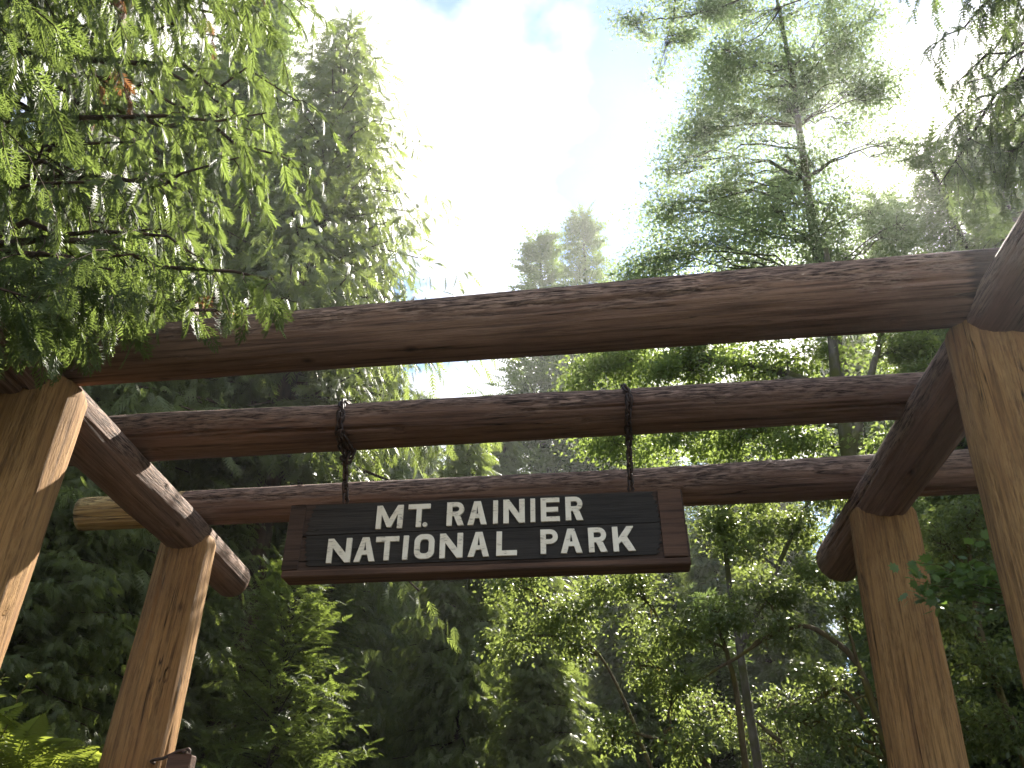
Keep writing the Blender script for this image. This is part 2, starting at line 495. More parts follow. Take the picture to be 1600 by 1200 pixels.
gate = empty('log_gateway', (0, 0, 0), 'rustic gateway of huge peeled logs, four posts carrying beams across the road', 'gateway')
def log(name, p, q, r0, r1, seed, mat, label=None, **k):
    p, q = Vector(p), Vector(q)
    d = q - p
    me = log_mesh(name, d.length, r0, r1, seed, **k)
    mtx = Matrix.Translation(p) @ d.to_track_quat('Z', 'Y').to_matrix().to_4x4()
    R3 = np.array(mtx.to_3x3())
    co = np.empty(len(me.vertices) * 3, np.float32); me.vertices.foreach_get('co', co); co = co.reshape(-1, 3).copy(); co[:, 2] = 0
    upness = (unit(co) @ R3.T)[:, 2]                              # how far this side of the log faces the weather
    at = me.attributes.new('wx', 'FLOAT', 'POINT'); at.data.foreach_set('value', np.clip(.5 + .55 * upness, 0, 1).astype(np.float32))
    o = link(name, me, gate, mat, mtx)
    if label: o['label'] = label
    return o
# posts (near left, far left, near right, far right)
log('post', (-4.93, 6.02, -0.3), (-4.92, 6.02, 5.88), 0.46, 0.42, 3, M['post'], bend=0.03, cham0=0, cham1=0.03)
log('post', (-4.97, 9.42, -0.3), (-4.905, 9.42, 5.86), 0.415, 0.325, 5, M['post'], bend=0.03, cham0=0, cham1=0.03, knots=12)
log('post', (3.13, 6.22, -0.3), (3.70, 6.20, 6.14), 0.46, 0.42, 8, M['post'], bend=0.03, cham0=0, cham1=0.05)
log('post', (3.10, 9.42, -0.3), (3.535, 9.40, 5.86), 0.385, 0.36, 13, M['post'], bend=0.03, cham0=0, cham1=0.03)
# side beams lying on the posts
log('side_beam', (-4.90, 4.65, 5.86), (-4.89, 10.86, 5.84), 0.285, 0.25, 21, M['log'], cham0=0.06, cham1=0.07, knots=9)
log('side_beam', (3.76, 4.55, 6.12), (3.37, 11.02, 5.86), 0.32, 0.285, 23, M['log'], cham0=0.06, cham1=0.07)
# cross beams spanning the road on top of them
log('cross_beam', (-6.15, 5.98, 6.14), (4.55, 5.95, 6.43), 0.245, 0.345, 31, M['log'], knots=14, dark=1.22, bend=.01)
log('cross_beam', (-5.95, 7.60, 6.26), (4.75, 7.57, 6.33), 0.265, 0.232, 37, M['log'], knots=14)
log('cross_beam', (-6.50, 9.40, 6.25), (4.95, 9.40, 6.34), 0.215, 0.268, 41, M['log'], cham0=0.10, knots=16, pale=1.45)
# hook bolt holding the sign block on the far left post
# ------------------------------------------------------------------ hanging sign
SY = 7.55                                                         # plane of the sign's front face
sign = empty('hanging_sign', (-0.97, SY, 4.58), 'long dark wooden sign with raised white letters hanging on two chains', 'sign')
def sp(name, mesh, mat, x, y, z, rot=None, label=None):
    o = link(name, mesh, sign, mat)
    o.location = (x + 0.97, y - SY, z - 4.58)
    if rot: o.rotation_euler = rot
    if label: o['label'] = label
    return o
sp('plank', box_mesh('plank', 3.93, 0.17, 0.352, 0.014, 1, 0.004), M['plank'], -0.970, SY + 0.105, 5.192, label='upper brown plank of the sign')
sp('plank', box_mesh('plank', 3.95, 0.17, 0.356, 0.014, 2, 0.004), M['plank'], -0.972, SY + 0.103, 4.826, label='lower brown plank of the sign')
sp('ledge', box_mesh('ledge', 3.93, 0.235, 0.065, 0.014, 3, 0.005), M['ledge'], -0.970, SY + 0.100, 4.613, label='reddish brown ledge along the bottom of the sign')

def poly_mesh(name, outer, holes=(), depth=0.02):
    """flat outline with holes, extruded towards -Y; outline in the XZ plane"""
    cu = bpy.data.curves.new(name, 'CURVE')
    cu.dimensions = '2D'; cu.fill_mode = 'BOTH'; cu.extrude = depth / 2
    for pts in (outer, *holes):
        s = cu.splines.new('POLY'); s.points.add(len(pts) - 1)
        for p, (x, z) in zip(s.points, pts): p.co = (x, z, 0, 1)
        s.use_cyclic_u = True
    ob = bpy.data.objects.new(name, cu)
    C.objects.link(ob)
    dg = bpy.context.evaluated_depsgraph_get()
    me = bpy.data.meshes.new_from_object(ob.evaluated_get(dg))
    bpy.data.objects.remove(ob); bpy.data.curves.remove(cu)
    co = np.empty(len(me.vertices) * 3, np.float32); me.vertices.foreach_get('co', co)
    co = co.reshape(-1, 3)
    co = np.stack([co[:, 0], -co[:, 2] - depth / 2, co[:, 1]], -1)
    me.vertices.foreach_set('co', co.ravel()); me.update()
    me.materials.clear()
    return me
# painted field, its ends chiselled ragged
rg = random.Random(5)
def field(z0, z1, mid_top, mid_bot):
    xl, xr = -2.70, 0.70
    n = 13
    Lp, Rp = [], []
    for k in range(n + 1):
        z = z0 + (z1 - z0) * k / n
        # ends bulge outwards towards the middle of the sign
        q = (z - 4.70) / (5.345 - 4.70)
        b = 0.055 * (1 - (2 * q - 1) ** 2)
        Lp.append((xl + 0.02 - b - (0.028 if k % 2 else 0.0) * rg.uniform(.5, 1.2), z))
        Rp.append((xr - 0.02 + b + (0.028 if k % 2 else 0.0) * rg.uniform(.5, 1.2), z))
    return Rp + Lp[::-1]
FIELD = {}
for z0, z1, lab in ((5.022, 5.345, 'upper'), (4.692, 5.014, 'lower')):
    FIELD[lab] = sp('painted_field', poly_mesh('painted_field', [(x + 0.97, z - 5.0) for x, z in field(z0, z1, 0, 0)], (), 0.014), M['paint'], -0.97, SY + 0.019, 5.0, label=lab + ' dark painted field with ragged chiselled ends')
sp('end_board', box_mesh('end_board', 0.225, 0.03, 0.70, 0.006, 6, 0.003), M['ledge'], 0.865, SY + 0.006, 5.012, label='lighter weathered end board at the right of the sign')
sp('end_board', box_mesh('end_board', 0.16, 0.02, 0.69, 0.005, 7, 0.003), M['plank'], -2.87, SY + 0.012, 5.010)

# letters: outlines in a box of width w and height 1
S = 0.212
def arc(cx, cz, rx, rz, a0, a1, n=10):
    return [(cx + rx * math.cos(math.radians(a0 + (a1 - a0) * k / n)), cz + rz * math.sin(math.radians(a0 + (a1 - a0) * k / n))) for k in range(n + 1)]
def glyph(ch, w):
    s = S
    if ch == 'I': return [(0, 0), (w, 0), (w, 1), (0, 1)], []
    if ch == 'T':
        c = w / 2
        return [(c - s / 2, 0), (c + s / 2, 0), (c + s / 2, 1 - s), (w, 1 - s), (w, 1), (0, 1), (0, 1 - s), (c - s / 2, 1 - s)], []
    if ch == 'L': return [(0, 0), (w, 0), (w, s), (s, s), (s, 1), (0, 1)], []
    if ch == 'E':
        t = s * .92
        return [(0, 0), (w, 0), (w, t), (s, t), (s, .5 - t / 2), (w * .92, .5 - t / 2), (w * .92, .5 + t / 2), (s, .5 + t / 2), (s, 1 - t), (w, 1 - t), (w, 1), (0, 1)], []
    if ch == 'N':
        d = s * 1.12
        return [(0, 0), (s, 0), (s, 1 - 1.62 * d), (w - d * .95, 0), (w, 0), (w, 1), (w - s, 1), (w - s, 1.62 * d), (d * .95, 1), (0, 1)], []
    if ch == 'M':
        c = w / 2
        return [(0, 0), (s, 0), (s, .60), (c - s * .42, .06), (c + s * .42, .06), (w - s, .60), (w - s, 0), (w, 0), (w, 1), (w - s * 1.05, 1), (c, .40), (s * 1.05, 1), (0, 1)], []
    if ch == 'A':
        c = w / 2; a = s * 1.08
        # legs, bar, counter
        def xl(z): return (c - s * .62) * z
        zi = .28; zb = .28 + s * .85
        inn = lambda z: xl(z) + a
        return [(0, 0), (a, 0), (inn(zi), zi), (w - inn(zi), zi), (w - a, 0), (w, 0), (w - xl(1), 1), (xl(1), 1)], \
               [[(inn(zb), zb), (w - inn(zb), zb), (c, .80)]]
    if ch == 'O':
        r = .30
        def ro(x0, z0, x1, z1, q):
            return arc(x1 - q, z0 + q, q, q, -90, 0, 6) + arc(x1 - q, z1 - q, q, q, 0, 90, 6) + arc(x0 + q, z1 - q, q, q, 90, 180, 6) + arc(x0 + q, z0 + q, q, q, 180, 270, 6)
        return ro(0, 0, w, 1, r), [ro(s, s, w - s, 1 - s, r - s * .75)[::-1]]
    if ch in 'PR':
        z0 = .40; q = (1 - z0) / 2
        t = s * .9
        bowl = arc(w - q, z0 + q, q, q, -90, 90, 12)
        hole = [(s, z0 + t)] + arc(w - q, z0 + q, q - t, q - t, -90, 90, 10) + [(s, 1 - t)]
        if ch == 'P':
            return [(0, 0), (s, 0), (s, z0)] + bowl + [(0, 1)], [hole]
        return [(0, 0), (s, 0), (s, z0), (w * .42, z0), (w - s * 1.12, 0), (w + .01, 0), (w * .42 + s * 1.22, z0)] + bowl[1:] + [(0, 1)], [hole]
    if ch == 'K':
        return [(0, 0), (s, 0), (s, .30), (s * 1.55, .40), (w - s * 1.2, 0), (w + .02, 0), (w * .42 + s * .95, .58), (w, 1), (w - s * 1.25, 1), (s, .53), (s, 1), (0, 1)], []
    if ch == '.': return arc(w / 2, .5, w / 2, .5, 0, 342, 19), []
ROW = [('M', -1.912, .268, 5.052, .250), ('T', -1.616, .222, 5.056, .247), ('.', -1.551, .048, 5.056, .047), ('R', -1.250, .172, 5.056, .252),
       ('A', -1.031, .192, 5.057, .252), ('I', -.850, .047, 5.060, .250), ('N', -.665, .212, 5.060, .254), ('I', -.480, .047, 5.062, .252),
       ('E', -.309, .186, 5.063, .252), ('R', -.075, .168, 5.064, .252),
       ('N', -2.386, .238, 4.713, .251), ('A', -2.129, .208, 4.714, .252), ('T', -1.911, .228, 4.719, .247), ('I', -1.729, .050, 4.720, .249),
       ('O', -1.544, .196, 4.722, .254), ('N', -1.277, .226, 4.720, .255), ('A', -1.011, .208, 4.723, .255), ('L', -.739, .200, 4.725, .249),
       ('P', -.327, .168, 4.729, .249), ('A', -.115, .206, 4.728, .250), ('R', .137, .172, 4.728, .251), ('K', .386, .206, 4.728, .252)]
rg = random.Random(11)
for ch, xc, w, zb, h in ROW:
    outer, holes = glyph(ch, w / h if ch != '.' else 1.0)
    f = lambda pts: [(x * h - w / 2, z * h) for x, z in pts]
    lo = sp('letter', poly_mesh('letter', f(outer), [f(q) for q in holes], 0.022), M['letter'], xc, SY + 0.0045, zb,
       (0, math.radians(rg.uniform(-.6, .6)), 0), label=('white full stop' if ch == '.' else 'white raised letter ' + ch))
    par = FIELD['upper' if zb > 5 else 'lower']; lo.parent = par; lo.location = Vector(lo.location) - Vector(par.location)

# ------------------------------------------------------------------ chains
def link_mesh():
    P = []
    hl, hw, n = 0.032, 0.027, 6
    for k in range(n + 1):
        a = math.pi * k / n - math.pi / 2
        P.append((hl + hw * math.cos(a), hw * math.sin(a), 0))
    for k in range(n + 1):
        a = math.pi * k / n + math.pi / 2
        P.append((-hl + hw * math.cos(a), hw * math.sin(a), 0))
    P = np.array(P); n = len(P); T = unit(np.roll(P, -1, 0) - np.roll(P, 1, 0)); B = np.array([0, 0, 1.0]); A = np.cross(T, B)
    th = np.linspace(0, 2 * np.pi, 5, endpoint=False); r = 0.0135
    V = P[:, None] + r * (np.cos(th)[None, :, None] * A[:, None] + np.sin(th)[None, :, None] * B)
    F = []
    for i in range(n):
        for k in range(5):
            i2, k2 = (i + 1) % n, (k + 1) % 5
            F.append((i * 5 + k, i * 5 + k2, i2 * 5 + k2, i2 * 5 + k))
    return np_mesh('link', V.reshape(-1, 3), F, None, True)
LINK = link_mesh(); LINK.materials.append(M['iron'])
def chain(x, zc, rlog, xb, label, tail, seed):
    ch = empty('chain', (xb, SY + 0.03, 5.36), label, 'chain', 'chains holding the sign')
    rg = random.Random(seed)
    path = []
    R = rlog + 0.024
    nst = 40
    for k in range(nst + 1):                                     # loop round the middle beam
        a = -math.pi / 2 + 2 * math.pi * k / nst
        path.append(Vector((x + 0.02 * math.sin(3 * a), 7.585 + R * math.cos(a + math.pi / 2) * -1 * 0 + R * math.sin(a), zc + R * math.cos(a) * 1.0)))
    def along(pts, step):
        out, acc = [], 0.0
        for a, b in zip(pts, pts[1:]):
            d = (b - a).length
            while acc <= d:
                p = a.lerp(b, acc / d if d else 0); out.append((p, (b - a).normalized())); acc += step
            acc -= d
        return out
    front = path[0]
    drop = [Vector((x, 7.585 - R * 0.98, zc - 0.02)), Vector((x + (xb - x) * .25, 7.585 - R * 0.8, zc - R * .75)), Vector((x + (xb - x) * .5, SY + 0.0, zc - R - 0.12)), Vector((xb, SY + 0.05, 5.36))]
    runs = [along(path, 0.072), along(drop, 0.072)]
    if tail:
        runs.append(along([drop[1] + Vector((.03, 0, -.02)), drop[2] + Vector((0.075, -.01, 0.06)), drop[2] + Vector((.05, -.02, -.04)), drop[2] + Vector((-.01, -.03, -.02))], 0.06))
    for run in runs:
        for k, (p, d) in enumerate(run):
            z = Vector((0, 1, 0.3)) if abs(d.y) < .8 else Vector((1, 0, 0))
            X = d.normalized(); Z = (z - z.dot(X) * X).normalized(); Y = Z.cross(X)
            R3 = Matrix((X, Y, Z)).transposed()
            R3 = R3 @ Matrix.Rotation((math.pi / 2 if k % 2 else 0) + 0.6 + rg.uniform(-.25, .25), 3, 'X')
            link('link', LINK, ch, None, Matrix.Translation(p - ch.location) @ R3.to_4x4())
    # eye bolt in the top of the sign
    a = Acc(); th = np.linspace(0, 2 * np.pi, 13)
    a.tube(np.stack([0.03 * np.cos(th), 0 * th, 0.045 + 0.03 * np.sin(th)], -1), np.full(13, .008), 6)
    a.tube(np.array([[0, 0, -.05], [0, 0, .018]]), np.full(2, .01), 6)
    o = link('eye_bolt', a.mesh('eye_bolt', True), ch, M['iron']); o.location = (0, 0.02, 0.0)
chain(-2.49, 6.275, 0.253, -2.40, 'rusty chain holding the left end of the sign, with a loose looped tail', True, 3)
chain(0.53, 6.302, 0.245, 0.50, 'rusty chain holding the right end of the sign above the word park', False, 4)

# ------------------------------------------------------------------ foliage templates (unit length along +X, lying in XY)
def kite(p, d, l, w, up=0.0):
    """narrow leaf-like kite: base, two sides, tip"""
    p = np.array(p, float); d = unit(np.array(d, float)); s = np.array([-d[1], d[0], 0.0])
    return np.array([p, p + d * l * .45 + s * w / 2, p + d * l + np.array([0, 0, -up]), p + d * l * .45 - s * w / 2])
def lance(p, d, l, w, up=0.0):
    """narrow triangle, widest at its base"""
    p = np.array(p, float); d = unit(np.array(d, float)); s = np.array([-d[1], d[0], 0.0])
    return np.array([p - s * w * .5, p + s * w * .5, p + d * l + np.array([0, 0, -up])])
def build_template(kites):
    V = np.concatenate(kites); F = []; k = 0
    for q in kites:
        F.append([k, k + 1, k + 2])
        if len(q) == 4: F.append([k, k + 2, k + 3])
        k += len(q)
    F = np.array(F)
    V[:, 2] += -0.16 * V[:, 0] ** 2
    return V, F
def cedar_spray(pairs, sub, seed, w=None):
    rg = random.Random(seed); K = [kite((0, 0, 0), (1, 0, 0), 1.0, 0.05)]
    for k in range(pairs):
        t = 0.08 + 0.84 * k / (pairs - 1)
        for s in (-1, 1):
            tt = t + (0.03 if s > 0 else 0)
            l = (0.20 + 0.30 * math.sin(math.pi * min(1, tt * 1.05) ** .8)) * rg.uniform(.75, 1.15) * (1.05 - .45 * tt)
            a = math.radians(48 - 14 * tt + rg.uniform(-6, 6)) * s
            d = (math.cos(a), math.sin(a), 0)
            K.append((kite if sub else lance)((tt, 0, 0), d, l, w or (0.045 if sub else 0.10), 0.06))
            if sub:
                for q, e in ((.35, 1), (.5, -1), (.68, 1)):
                    b = a + e * math.radians(38)
                    K.append(lance((tt + d[0] * l * q, d[1] * l * q, -.02), (math.cos(b), math.sin(b), 0), l * .45 * (1.1 - q * .5), 0.036, 0.03))
    return build_template(K)
def needle_spray(pairs, seed, w=.11):
    rg = random.Random(seed); K = [kite((0, 0, 0), (1, 0, 0), 1.0, 0.07)]
    for k in range(pairs):
        t = 0.06 + 0.86 * k / (pairs - 1)
        for s in (-1, 1):
            l = 0.36 * (1.08 - t) ** .7 * rg.uniform(.7, 1.15)
            a = math.radians(62 - 16 * t + rg.uniform(-8, 8)) * s
            K.append(lance((t, 0, rg.uniform(-.02, .02)), (math.cos(a), math.sin(a), 0), l, w, -0.02))
    return build_template(K)
T_CEDAR_HI = cedar_spray(9, True, 1)
T_CEDAR = cedar_spray(6, False, 2)
T_CEDAR_MID = cedar_spray(9, False, 7, .07)
def string_spray(pairs, seed):
    rg = random.Random(seed); K = [kite((0, 0, 0), (1, 0, 0), 1.0, 0.035)]
    for k in range(pairs):
        t = 0.05 + 0.80 * k / (pairs - 1)
        for s in (-1, 1):
            a = math.radians(30 + rg.uniform(-9, 9)) * s
            K.append(lance((t, 0, rg.uniform(-.02, .02)), (math.cos(a), math.sin(a), 0), (.34 - .16 * t) * rg.uniform(.7, 1.15), .05, .05))
    return build_template(K)
T_STRING = string_spray(9, 12)
T_NEEDLE = needle_spray(6, 3)
T_NEEDLE_HI = needle_spray(9, 4, .07)
# folded pointed leaf, 4 triangles
T_LEAF = (np.array([[0, 0, 0], [.38, .30, .07], [.70, .20, .03], [1.0, 0, -.10], [.70, -.20, .03], [.38, -.30, .07], [.5, 0, 0]], float),
          np.array([[0, 6, 1], [1, 6, 3], [0, 5, 6], [5, 3, 6]]))
# lobed maple leaf, 7 points
def maple_leaf():
    V = [(0.0, 0, 0)]
    for k in range(15):
        a = math.radians(-150 + 300 * k / 14)
        r = (0.60 - 0.10 * abs(k - 7) / 7) if k % 2 else (0.36 - .03 * abs(k - 7) / 7)
        V.append((0.42 + r * math.cos(a), r * math.sin(a), -.10 * r * r))
    V = np.array(V, float)
    V = np.concatenate([V, [[0.42, 0, .02]]])
    F = [(16, k, k + 1) for k in range(1, 15)] + [(16, 15, 0), (16, 0, 1)]
    return V, np.array(F)
T_MAPLE = maple_leaf()
T_LEAF2 = (np.array([[0, 0, 0], [.46, .30, .06], [1.0, 0, -.10], [.46, -.30, .06]], float), np.array([[0, 2, 1], [0, 3, 2]]))
T_STRAND = (np.array([[0, -.06, 0], [0, .06, 0], [.5, .05, .01], [1, 0, 0], [.5, -.05, -.01]], float), np.array([[0, 1, 2], [0, 2, 4], [4, 2, 3]]))

# ------------------------------------------------------------------ conifers
def trunk_mesh(name, H, r, seed, lean=(0, 0), sides=12, flare=1.35):
    n = 16; z = np.linspace(-0.4, H, n); t = np.clip(z / H, 0, 1)
    rng = np.random.default_rng(seed)
    w = np.cumsum(rng.normal(0, 0.02 * r, (n, 2)), 0)
    P = np.stack([w[:, 0] + lean[0] * t * H, w[:, 1] + lean[1] * t * H, z], -1)
    R = r * (1 - t) ** .85 * (1 + (flare - 1) * np.exp(-np.maximum(z, 0) / (1.2 * r))) + 0.012
    a = Acc(); a.tube(P, R, sides)
    return a.mesh(name, True)

def conifer_meshes(name, seed, H, R, z0, nb, kind, T, size, sub_step, spray_step, profile=.75, tr=None, inner=.95):
    rng = np.random.default_rng(seed)
    fol, br = Acc(), Acc()
    up = np.array([0, 0, 1.0])
    for i in range(nb):
        u = ((i + rng.random()) / nb) ** (0.95)
        z = z0 + (H - z0) * u
        a = i * 2.39996 + rng.normal(0, .35)
        Lb = (R * ((1 - u) ** profile) + 0.18) * rng.uniform(.6, 1.12)
        out = np.array([math.cos(a), math.sin(a), 0])
        t = np.linspace(0, 1, 7)
        if kind == 'cedar':
            e0 = math.radians(-8 + 40 * u + rng.normal(0, 8)); dr, upc = .62, .34
        elif kind == 'hemlock':
            e0 = math.radians(2 + 30 * u + rng.normal(0, 7)); dr, upc = .48, .08
        else:
            e0 = math.radians(4 + 35 * u + rng.normal(0, 6)); dr, upc = .22, .14
        bend = rng.normal(0, .16)
        side0 = np.array([-out[1], out[0], 0])
        P = np.array([0, 0, z]) + np.outer(Lb * t, out) + np.outer(Lb * (math.tan(e0) * t - dr * t ** 2 + upc * t ** 3), up) + np.outer(Lb * bend * t ** 2, side0)
        br.tube(P[:5], ((0.008 + 0.008 * Lb) * (1 - .95 * t))[:5], 5)
        ns = max(3, int(Lb * .9 / sub_step))
        for k in range(ns):
            tt = .10 + .90 * (k + rng.random() * .6) / ns
            f = tt * 6; i0 = min(5, int(f)); p = P[i0] + (P[i0 + 1] - P[i0]) * (f - i0)
            d = unit(P[i0 + 1] - P[i0])
            sd = np.cross(up, d); sd = unit(sd)
            sgn = 1 if k % 2 else -1
            last = k == ns - 1
            sl = (.30 * Lb * (1 - tt) + .28) * rng.uniform(.6, 1.15)
            hang = {'cedar': .55, 'hemlock': .32, 'fir': .10}[kind]
            sdir = unit(d * (1.2 if last else .62) + (0 if last else sgn) * sd * rng.uniform(.6, 1.0) - up * hang * rng.uniform(.4, 1.3))
            m = max(2, int(sl / spray_step))
            q = (np.arange(m) + .5 + rng.uniform(-.3, .3, m)) / m
            pos = p + np.outer(q * sl, sdir) - np.outer(hang * .5 * (q * sl) ** 2, up)
            X = sdir + rng.normal(0, .38, (m, 3)) - np.outer(hang * rng.uniform(.5, 1.6, m) * (1.15 if kind == 'cedar' else .5), up)
            N = up * (.35 if kind == 'cedar' else 1.0) + out * (.5 if kind == 'cedar' else 0) + rng.normal(0, .45, (m, 3))
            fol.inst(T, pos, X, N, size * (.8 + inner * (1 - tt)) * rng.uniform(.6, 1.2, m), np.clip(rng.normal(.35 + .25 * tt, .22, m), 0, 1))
    tm = trunk_mesh(name + '_trunk', H, tr or H * .013 + .05, seed)
    return tm, br.mesh(name + '_branches'), fol.mesh(name + '_foliage')

KIND_MATS = {'cedar': ('bark_cedar', 'cedar'), 'hemlock': ('bark_fir', 'hemlock'), 'fir': ('bark_fir', 'young_fir')}
def conifer_from(meshes, kind, name, x, y, s, rz, label, group=None, sxy=None):
    bk, fm = KIND_MATS[kind]
    t = empty(name, (x, y, float(ground_h(x, y))), label, 'tree', group)
    k = sxy or s
    t.scale = (k, k, s); t.rotation_euler = (0, 0, rz)
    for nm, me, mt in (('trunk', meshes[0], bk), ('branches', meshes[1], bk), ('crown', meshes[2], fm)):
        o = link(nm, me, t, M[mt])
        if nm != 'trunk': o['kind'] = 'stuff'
    return t

CA = conifer_meshes('cedar_a', 11, 24.0, 3.9, 1.2, 420, 'cedar', T_CEDAR, .42, .155, .125)
CL = conifer_meshes('cedar_c', 14, 24.0, 5.4, 7.5, 330, 'cedar', T_CEDAR, .42, .18, .155, .72, inner=.5)
CB = conifer_meshes('cedar_b', 12, 18.0, 3.3, 0.4, 400, 'cedar', T_CEDAR, .38, .15, .12)
HA = conifer_meshes('hemlock_a', 21, 25.0, 3.4, 1.2, 430, 'hemlock', T_NEEDLE, .40, .145, .125)
HB = conifer_meshes('hemlock_b', 22, 20.0, 2.6, 0.5, 400, 'hemlock', T_NEEDLE, .36, .14, .12)
FD = conifer_meshes('far_fir', 41, 24.0, 5.0, 6.0, 300, 'fir', T_NEEDLE, .55, .24, .22, 1.02)
FY = conifer_meshes('young_fir', 31, 7.8, 2.1, 0.5, 240, 'fir', T_NEEDLE, .23, .11, .10, .65, .10)

def conifer_top(meshes, H, kind, name, x, y, top, rz, label, group=None, wide=1.0):
    s = (top - float(ground_h(x, y))) / H
    return conifer_from(meshes, kind, name, x, y, s, rz, label, group, s * wide)

conifer_top(CL, 24, 'cedar', 'cedar_tree', -6.7, 15.6, 26.5, .3, 'tall cedar whose pointed crown edges the open sky at the left', wide=1.0)
conifer_top(HA, 25, 'hemlock', 'hemlock_tree', -10.6, 17.2, 33.0, 1.3, 'tallest dark hemlock rising behind the cedars at upper left')
conifer_top(CB, 18, 'cedar', 'cedar_tree', -9.3, 12.6, 21.0, 2.2, 'drooping cedar behind the left end of the front beam', wide=1.1)
conifer_top(CB, 18, 'cedar', 'cedar_tree', -8.1, 11.4, 11.5, 4.1, 'short bushy cedar on the bank behind the left posts', wide=1.25)
conifer_from(FY, 'fir', 'young_fir_tree', -4.75, 12.9, .88, .4, 'young light green fir beside the lower left post', None)
conifer_top(CB, 18, 'cedar', 'cedar_tree', -2.8, 18.6, 13.2, 3.0, 'dark drooping cedar behind the left end of the sign', wide=1.05)
conifer_top(CB, 18, 'cedar', 'cedar_tree', -1.0, 17.0, 9.0, 5.0, 'low dark cedar below the middle of the sign', wide=1.25)
conifer_top(FD, 24, 'hemlock', 'fir_tree', -1.7, 38.0, 37.6, 0.2, 'distant pointed conifer, leftmost of three in the sky gap', 'distant conifers in the sky gap', wide=1.0)
conifer_top(FD, 24, 'hemlock', 'fir_tree', 0.9, 36.0, 37.4, 2.0, 'tallest distant pointed conifer in the sky gap', 'distant conifers in the sky gap', wide=.85)
conifer_top(FD, 24, 'hemlock', 'fir_tree', 3.0, 39.0, 34.0, 4.0, 'distant conifer nearest the alder in the sky gap', 'distant conifers in the sky gap', wide=.95)
conifer_top(CB, 18, 'cedar', 'cedar_tree', -6.4, 19.8, 21.0, 1.0, 'cedar whose top shows low beside the tall cedar at the sky edge', wide=1.0)
conifer_top(HB, 20, 'hemlock', 'hemlock_tree', 8.3, 16.6, 18.0, 3.4, 'dark hemlock right of the alder trunk', wide=1.2)
conifer_top(HB, 20, 'hemlock', 'hemlock_tree', 7.7, 12.8, 15.8, 4.4, 'dark hemlock behind the right end of the front beam', wide=1.1)
conifer_top(HA, 25, 'hemlock', 'hemlock_tree', 7.6, 20.0, 14.0, 2.6, 'hemlock in shade low behind the right posts', wide=1.3)
FILL = 'dim conifer deep in the forest, glimpsed in gaps between the nearer trees'
rg = random.Random(77)
# x, y, height of the top, mesh, label (None: cannot be told apart from its neighbours)
fill = [(4.2, 20.5, 9.5, 2, 'dark cedar in shade behind the low mossy vine maple'), (0.8, 20.5, 8.8, 2, 'dark cedar behind the vine maple, below the word PARK'),
        (2.6, 17.6, 7.8, 1, 'dark hemlock standing behind the sunlit vine maple'), (3.6, 23.0, 12, 2, 'dark cedar seen behind the right end of the sign'),
        (7.4, 29.5, 18, 1, 'far hemlock seen dimly just left of the far right post'), (5.5, 27, 18, 0, 'far cedar behind the taller leafy maple'),
        (12.5, 18, 22, 3, 'hemlock behind the drooping limbs of the near hemlock'), (-6.2, 22.5, 14, 3, 'shaded hemlock behind the young fir, beside the dark drooping cedar'),
        (9.5, 24, 20, 0, 'far cedar hidden mostly by the far right post'), (2.6, 25, 14, 1, 'far hemlock behind the vine maple right of the sign'),
        (6.2, 16.8, 8.5, 0, 'low cedar in shade between the two right posts'), (-7.5, 26, 22, 2, 'cedar seen between the middle and back beams left of the sign'),
        (-3.0, 29.5, 20.0, 0, 'cedar seen between the middle and back beams above the sign'), (-10.0, 33, 30, 1, 'far hemlock at the left foot of the sky gap'),
        (8.2, 33, 24, 3, None), (-10, 46, 32, 2, None), (-4.6, 25.5, 13, 0, None), (11.5, 32, 24, 2, None), (4.5, 42, 28, 1, None), (-0.8, 24, 12, 0, None),
        (-6.8, 18.5, 17, 0, None), (-7.4, 15.2, 11.5, 2, 'dark cedar filling the gap between the far left post and the young fir'), (-5.6, 17.4, 10, 3, 'dark hemlock rising just behind the young fir'), (14, 38, 32, 1, None), (17, 22, 27, 3, None), (-5.6, 34, 22.5, 3, None), (-13.5, 14.5, 26, 1, None), (0.6, 27.5, 13.5, 3, None), (9.0, 17.5, 12, 2, None),
        (20, 30, 34, 1, None), (2.8, 36.5, 20, 1, None), (-2.2, 21, 10.5, 3, None), (6.5, 38, 24, 3, None), (1.2, 31, 17, 1, None), (-1.8, 44, 26, 0, None),
        (-12.5, 10.0, 20, 2, None), (-15.5, 20, 30, 0, None), (10.8, 9.6, 11, 3, None), (12.0, 11.5, 14, 1, None)]
for x, y, top, k, lab in fill:
    me, H, kd, nm = ((CA, 24, 'cedar', 'cedar_tree'), (HA, 25, 'hemlock', 'hemlock_tree'), (CB, 18, 'cedar', 'cedar_tree'), (HB, 20, 'hemlock', 'hemlock_tree'))[k]
    conifer_top(me, H, kd, nm, x, y, top, rg.uniform(0, 6.28), lab or FILL, 'forest behind the gateway', wide=min(1.5, max(.95, 17 / top)) if top < 17 else 1.0)

